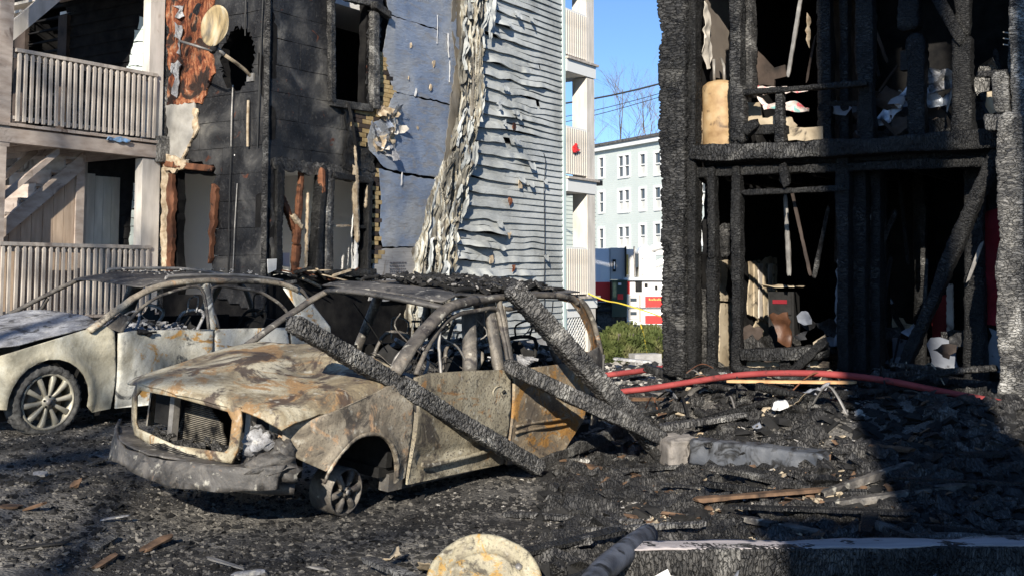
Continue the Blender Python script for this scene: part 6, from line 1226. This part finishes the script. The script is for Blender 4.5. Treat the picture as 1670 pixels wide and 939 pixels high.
# bare trees
def bare_tree(name, base, h, label, seed, spread=.5, r0=.2, depth=6, lean=(0, 0), group=None, first=.3):
    t = thing(name, label, 'tree', base, group=group); rr = random.Random(seed); tr = MB(); cr = MB()
    def grow(p, d, L, r_, lv):
        pts = [p]; q = p.copy(); dd = d.copy()
        for i in range(3): dd = (dd + Vector((rr.uniform(-1, 1), rr.uniform(-1, 1), rr.uniform(-.3, .6))) * .13).normalized(); q = q + dd * L / 3; pts.append(q)
        v, f = sweep(pts, [r_, r_ * .88, r_ * .78, r_ * .68], None, 6 if lv < 2 else 4 if lv < 4 else 3); (tr if lv < 2 else cr).add(v, f)
        if lv >= depth: return
        for i in range(rr.choice((2, 3, 3)) if lv > 0 else 4):
            a = rr.uniform(0, 6.3); u = Vector((math.cos(a), math.sin(a), 0)); nd = (dd + u * rr.uniform(spread * .6, spread * 1.4)).normalized(); k_ = rr.uniform(.35, 1) if lv else rr.uniform(first, 1.); b = pts[0].lerp(pts[-1], k_) if lv else pts[min(3, 1 + int(k_ * 2.9))]; grow(b if k_ < .97 else pts[-1], nd, L * rr.uniform(.62, .8), r_ * rr.uniform(.45, .66), lv + 1)
    grow(Vector(base), Vector((lean[0], lean[1], 1)).normalized(), h * .36, r0, 0); tr.build('trunk', BARK, t, True); cr.build('crown', BARK, t)
q = atD(1000, 450, 112); bare_tree('bare_tree', (q[0], q[1], 0), 24, 'distant leafless tree rising behind the pale teal building', 8, .55, .22, 7)
# pale teal apartment building far behind
c = atD(1025, 450, 85); WT = Wall((c[0], c[1]), (.488, -.873), (-.873, -.488))
def teal():
    t = thing('apartment_building', 'pale teal three-storey apartment building with white window frames beyond the fire engine', 'building', (c[0], c[1], 0)); a = WT.px(966, 300)[0] - 1; b = WT.px(1100, 300)[0] + 16; zt = WT.px(1025, 232)[1]
    holes = []; spec = []
    cols = [(977, 985, 1), (1008.5, 1027, 2), (1043.5, 1053, 1), (1067.5, 1078, 1)]
    for (za, zb) in ((256, 288), (312, 345), (371, 404)):
        for (x0, x1, n) in cols:
            s0, z1 = WT.px(x0, za - (x0 - 1000) * .09); s1, z0 = WT.px(x1, zb - (x0 - 1000) * .06); spec.append((s0, s1, z0, z1, n))
    for k_ in range(3):
        for (s0, s1) in ((b - 13, b - 12), (b - 10, b - 8.2), (b - 5, b - 4)): spec.append((s0, s1, spec[k_ * 4][2], spec[k_ * 4][3], 1))
    holes = [[(s0, z0), (s1, z0), (s1, z1), (s0, z1)] for (s0, s1, z0, z1, n) in spec]
    r = patch([(a, 0), (b, 0), (b, zt), (a, zt)], 2.0, lambda s, z, w_: WT.P(s, z, -.25 * w_), .25, holes)
    k = NT('teal_lap_siding', .75); wv = k.n('ShaderNodeTexWave'); wv.bands_direction = 'Z'; wv.wave_profile = 'SAW'; wv.inputs['Scale'].default_value = 1.9; k.l(k.tc, wv.inputs[0]); k.col(k.mix(k.ramp(wv.outputs[1], (.0, .0), (.12, 1.)), (.42, .47, .465), k.ramp(k.noise(.5, 4), (.3, (.53, .585, .55)), (.7, (.61, .65, .61))))); k.bump(wv.outputs[1], .6, .04)
    obj('wall', r[0], r[1], k.m, t)
    mb = MB(); wbox(mb, WT, a + .1, b - .1, 0, zt - .1, -9, -.3); mb.build('inner_walls', TEAL, t)
    mb = MB(); wbox(mb, WT, a - .4, b + .4, zt, zt + .2, -9.5, .5); mb.build('roof', ROOFM, t); mb = MB(); wbox(mb, WT, a - .3, b + .3, zt - .35, zt - .003, .0, .35); mb.build('cornice', TRIM, t)
    for (s0, s1, z0, z1, n) in spec:
        mb = MB(); w_ = .12
        fr = MB(); wbox(fr, WT, s0 - w_, s0 + .03, z0 - .1, z1 + w_, -.1, .05); wbox(fr, WT, s1 - .03, s1 + w_, z0 - .1, z1 + w_, -.1, .05); wbox(fr, WT, s0 + .03, s1 - .03, z1 - .03, z1 + w_, -.1, .05); wbox(fr, WT, s0 + .03, s1 - .03, z0 - .12, z0 + .03, -.1, .09)
        wbox(fr, WT, s0 + .03, s1 - .03, (z0 + z1) / 2 - .04, (z0 + z1) / 2 + .04, -.1, .02)
        if n == 2: wbox(fr, WT, (s0 + s1) / 2 - .12, (s0 + s1) / 2 + .12, z0 + .03, z1 - .03, -.1, .03)
        fo = fr.build('window', TRIM, t); g = MB(); wbox(g, WT, s0, s1, (z0 + z1) / 2, z1, -.14, -.11); g.build('pane', GLASS, fo); hb = z0 + (z1 - z0) * (.5 if (int(s0 * 7) % 3) else .0); g = MB(); wbox(g, WT, s0, s1, z0, (z0 + z1) / 2, -.14, -.11); g.build('pane', BLIND if (int(abs(s0) * 3 + z0) % 3) else GLASS, fo)
teal()
c = atD(935, 450, 42); WG = Wall((c[0], c[1]), (UX, UY), (UY, -UX)); a0_ = WG.px(880, 400)[0]; a1_ = WG.px(972, 400)[0]; zt_ = WG.px(950, 300)[1]
t = thing('garage', 'low pale cream building with lap siding seen through the rear porch', 'building', (c[0], c[1], 0)); zq = 0.
while zq < zt_:
    r = patch([(a0_, zq), (a1_, zq), (a1_, zq + .16), (a0_, zq + .16)], .6, lambda s, z, w_: WG.P(s, z, .02 * (1 - (z - zq) / .16) - .02 * w_), .02); obj('siding_board', r[0], r[1], CLAPW, t); zq += .158
mb = MB(); wbox(mb, WG, a0_, a1_, 0, zt_, -5, -.05); mb.build('wall', CLAPW, t); mb = MB(); wbox(mb, WG, a0_ - .2, a1_ + .2, zt_, zt_ + .2, -5.2, .2); mb.build('roof', BLACK, t)
# fire engine side-on
WF = Wall((0, 38), (1, 0), (0, -1))
def engine():
    o = WF.px(1030, 460); t = thing('fire_engine', 'white and red ladder fire engine parked behind the bushes', 'fire engine', (o[0], 38, 0))
    def bx(name, x0, y0, x1, y1, m_, d0=-1.2, d1=0., par=None): mb = MB(); (a, z1), (b, z0) = WF.px(x0, y0), WF.px(x1, y1); wbox(mb, WF, a, b, z0, z1, d0, d1); return mb.build(name, m_, par or t)
    bd = bx('body', 1022, 455, 1130, 529, WHP, -2.4, 0); bx('cab', 955, 405, 996, 500, BLP, -2.4, -.3); bx('cab_side', 980, 430, 996, 462, WHP, -.29, -.26); bx('cab_red_band', 955, 460, 996, 491, REDP, -.29, -.25)
    bx('step_rail', 955, 493, 995, 496, BLACK, -.4, .1); bx('step_rail', 955, 505, 995, 508, BLACK, -.4, .1); bx('fender', 955, 491, 996, 522, BLACK, -2.3, -.5)
    bx('grey_box', 996.3, 404, 1021, 456, STEEL2, -2.3, -.2); bx('grey_box', 1021, 406, 1040, 455, WHP, -2.3, -.5); bx('lamp', 1000, 423, 1005, 443, BLACK, -.2, -.12); bx('lamp_lens', 1001.5, 427, 1003.5, 439, WHP, -.12, -.09)
    bx('upright', 1019.5, 402, 1022, 452, BLACK, -.2, .0); bx('upright', 1034, 402, 1036, 450, STEEL, -.2, .0); bx('strap', 1023, 415, 1027, 448, GOLDD, -.48, -.4)
    gb = bx('green_cabinet', 997, 458, 1021.5, 516, GRN, -.9, .25); bx('cabinet_lid', 996, 456.5, 1022, 459, GRN, -.9, .3, None); bx('cabinet_label', 1006, 479, 1015, 488, REDP, .25, .27); bx('plate', 1007, 461, 1012, 465, WHP, .25, .27)
    bx('deck', 1018, 453, 1130, 457, TRIM, -2.4, .15); tu = bx('turret', 1043, 412, 1071, 452, WHP, -1.9, -.2)
    r = patch(WF.poly((1043, 412), (1046, 404), (1054, 398), (1062, 402), (1068, 408), (1071, 412)), .3, lambda s, z, w_: WF.P(s, z, -.4 - .8 * w_), .8); obj('turret_cap', r[0], r[1], WHP, t)
    bx('turret_bracket', 1071, 408, 1086, 416, STEEL2, -1.2, -.3); bx('turret_window', 1037, 414, 1043, 436, GLASS, -1.2, -.25)
    for (x, y) in ((1048, 420), (1060, 420), (1048, 446), (1060, 446)): bx('bolt', x, y, x + 1.6, y + 3, STEEL, -.2, -.17)
    for (x0, y0, x1, y1) in ((1064, 405, 1090, 398), (1070, 432, 1092, 422)):
        (a, z1), (b, z0) = WF.px(x0, y0), WF.px(x1, y1); timb = MB().tube([WF.P(a, z1, -.3), WF.P(b, z0, -.3)], .12, 8); timb.build('ladder_arm', WHP, t, True)
    bx('turret_foot', 1071, 436, 1086, 452, WHP, -1.6, -.3)
    bx('dark_opening_plate', 1036, 459, 1047, 476, BLACK, -.3, .02); bx('red_strip', 1022.5, 459, 1027, 479, REDP, .0, .03); bx('fitting', 1051, 462, 1056, 468, BLACK, .0, .06); bx('fitting', 1068, 466, 1072, 472, BLACK, .0, .06)  # first piece is a black plate standing for a shaded opening
    for (y0, y1) in ((483, 500), (514, 527)):
        for x0 in (1052, 1085): bx('red_panel', x0, y0, x0 + 31, y1, REDP, .0, .035)
    for i in range(9): s, z = WF.px(1058 + i * 2.6, 488.5); mb = MB(); wbox(mb, WF, s, s + .032, z - .02, z + (.05 if i % 3 == 0 else .02), .035, .042); mb.build('gold_letter_mark', GOLD, t)
    for (x0, y0, x1, y1) in ((1026, 481, 1041, 500), (1026, 503, 1041, 520)):
        cf = bx('compartment', x0, y0, x1, y1, STEEL2, .0, .03); bx('dial', x0 + 2, y0 + 5, x0 + 12, y0 + 10, GLASS, .03, .05, cf)
    bx('door_post', 1042, 480, 1045, 524, BWP, .0, .05); bx('side_rail', 1022, 500.5, 1110, 502.5, CHROME, .03, .07)
    bx('underside', 1060, 529, 1125, 537, STEEL, -2, -.1)
    for x in (1000, 1105):
        (s, z) = WF.px(x, 500); MB().tube([WF.P(s, .52, -2.2), WF.P(s, .52, -.05)], .52, 24).build('wheel', TYRE, t, True)
engine()
# overhead wires
for j, (a, b, D1, D2) in enumerate((((700, 185), (1250, 82), 34, 34), ((700, 215), (1120, 140), 60, 60), ((700, 228), (1120, 145), 60, 60))):
    A_ = Vector(atD(*a, D1)); B_ = Vector(atD(*b, D2)); v, f = sweep([A_.lerp(B_, k_) - Vector((0, 0, .5 * math.sin(k_ * math.pi))) for k_ in np.linspace(0, 1, 14)], .028 if j == 0 else .02, None, 5)
    tag(obj('power_line', v, f, WIRE, None, True), ('thick dark overhead cable crossing the sky beside the rear porch', 'thin upper wire of the pair seen through the rear porch opening', 'thin lower wire of the pair seen through the rear porch opening')[j], 'cable')
# unseen house added and shaped to shade the right, and the yard trees whose shade reaches the walls
k0 = thing('unseen_shade_house', 'unseen grey clapboard house added behind the yard, shaped to cast shade on the right', 'house', (3, -8, 0)); MB().box((.86, -5.5, 0), (1.9, -4, 14.8)).build('shade_tower', CLAP, k0); MB().box((2.62, -12, 0), (10, -4, 14.6)).build('shade_block', CLAP, k0); MB().box((.8, -5.6, 14.8), (1.96, -3.95, 15)).build('roof', BLACK, k0); MB().box((.2, -6, 0), (9, -2, 4.6)).build('shade_wing', CLAP, k0); MB().box((.12, -6.1, 4.6), (9.1, -1.9, 4.75)).build('shade_wing_roof', BLACK, k0)
TREEL = ('tallest leafless yard tree, far left behind the photographer, out of frame', 'leafless yard tree nearest the camera on the left, out of frame', 'lower leafless yard tree at the left edge of the yard, out of frame', 'leafless yard tree closest to the neighbour house, out of frame')
for i, (x, y, h, sd_) in enumerate(((-8.1, -9.5, 23, 4), (-13.6, -6, 20, 6), (-4.6, -13, 27, 7))):
    bare_tree('bare_tree', (x, y, 0), h, TREEL[i], sd_, .55, (.24, .14, .16)[i], 5, group='leafless yard trees behind the photographer')

ORD = ('leftmost', 'second from left', 'third from left', 'fourth from left', 'fifth from left', 'sixth from left', 'seventh from left')
by = {}
for q in WANT: by.setdefault(q[1], []).append(q)
for lb, l_ in by.items():
    l_.sort(key=lambda q: q[2])
    for i, (o, _, px, cat, group) in enumerate(l_): tag(o, lb if len(l_) == 1 else lb + ', ' + ORD[min(i, 6)], cat, group)
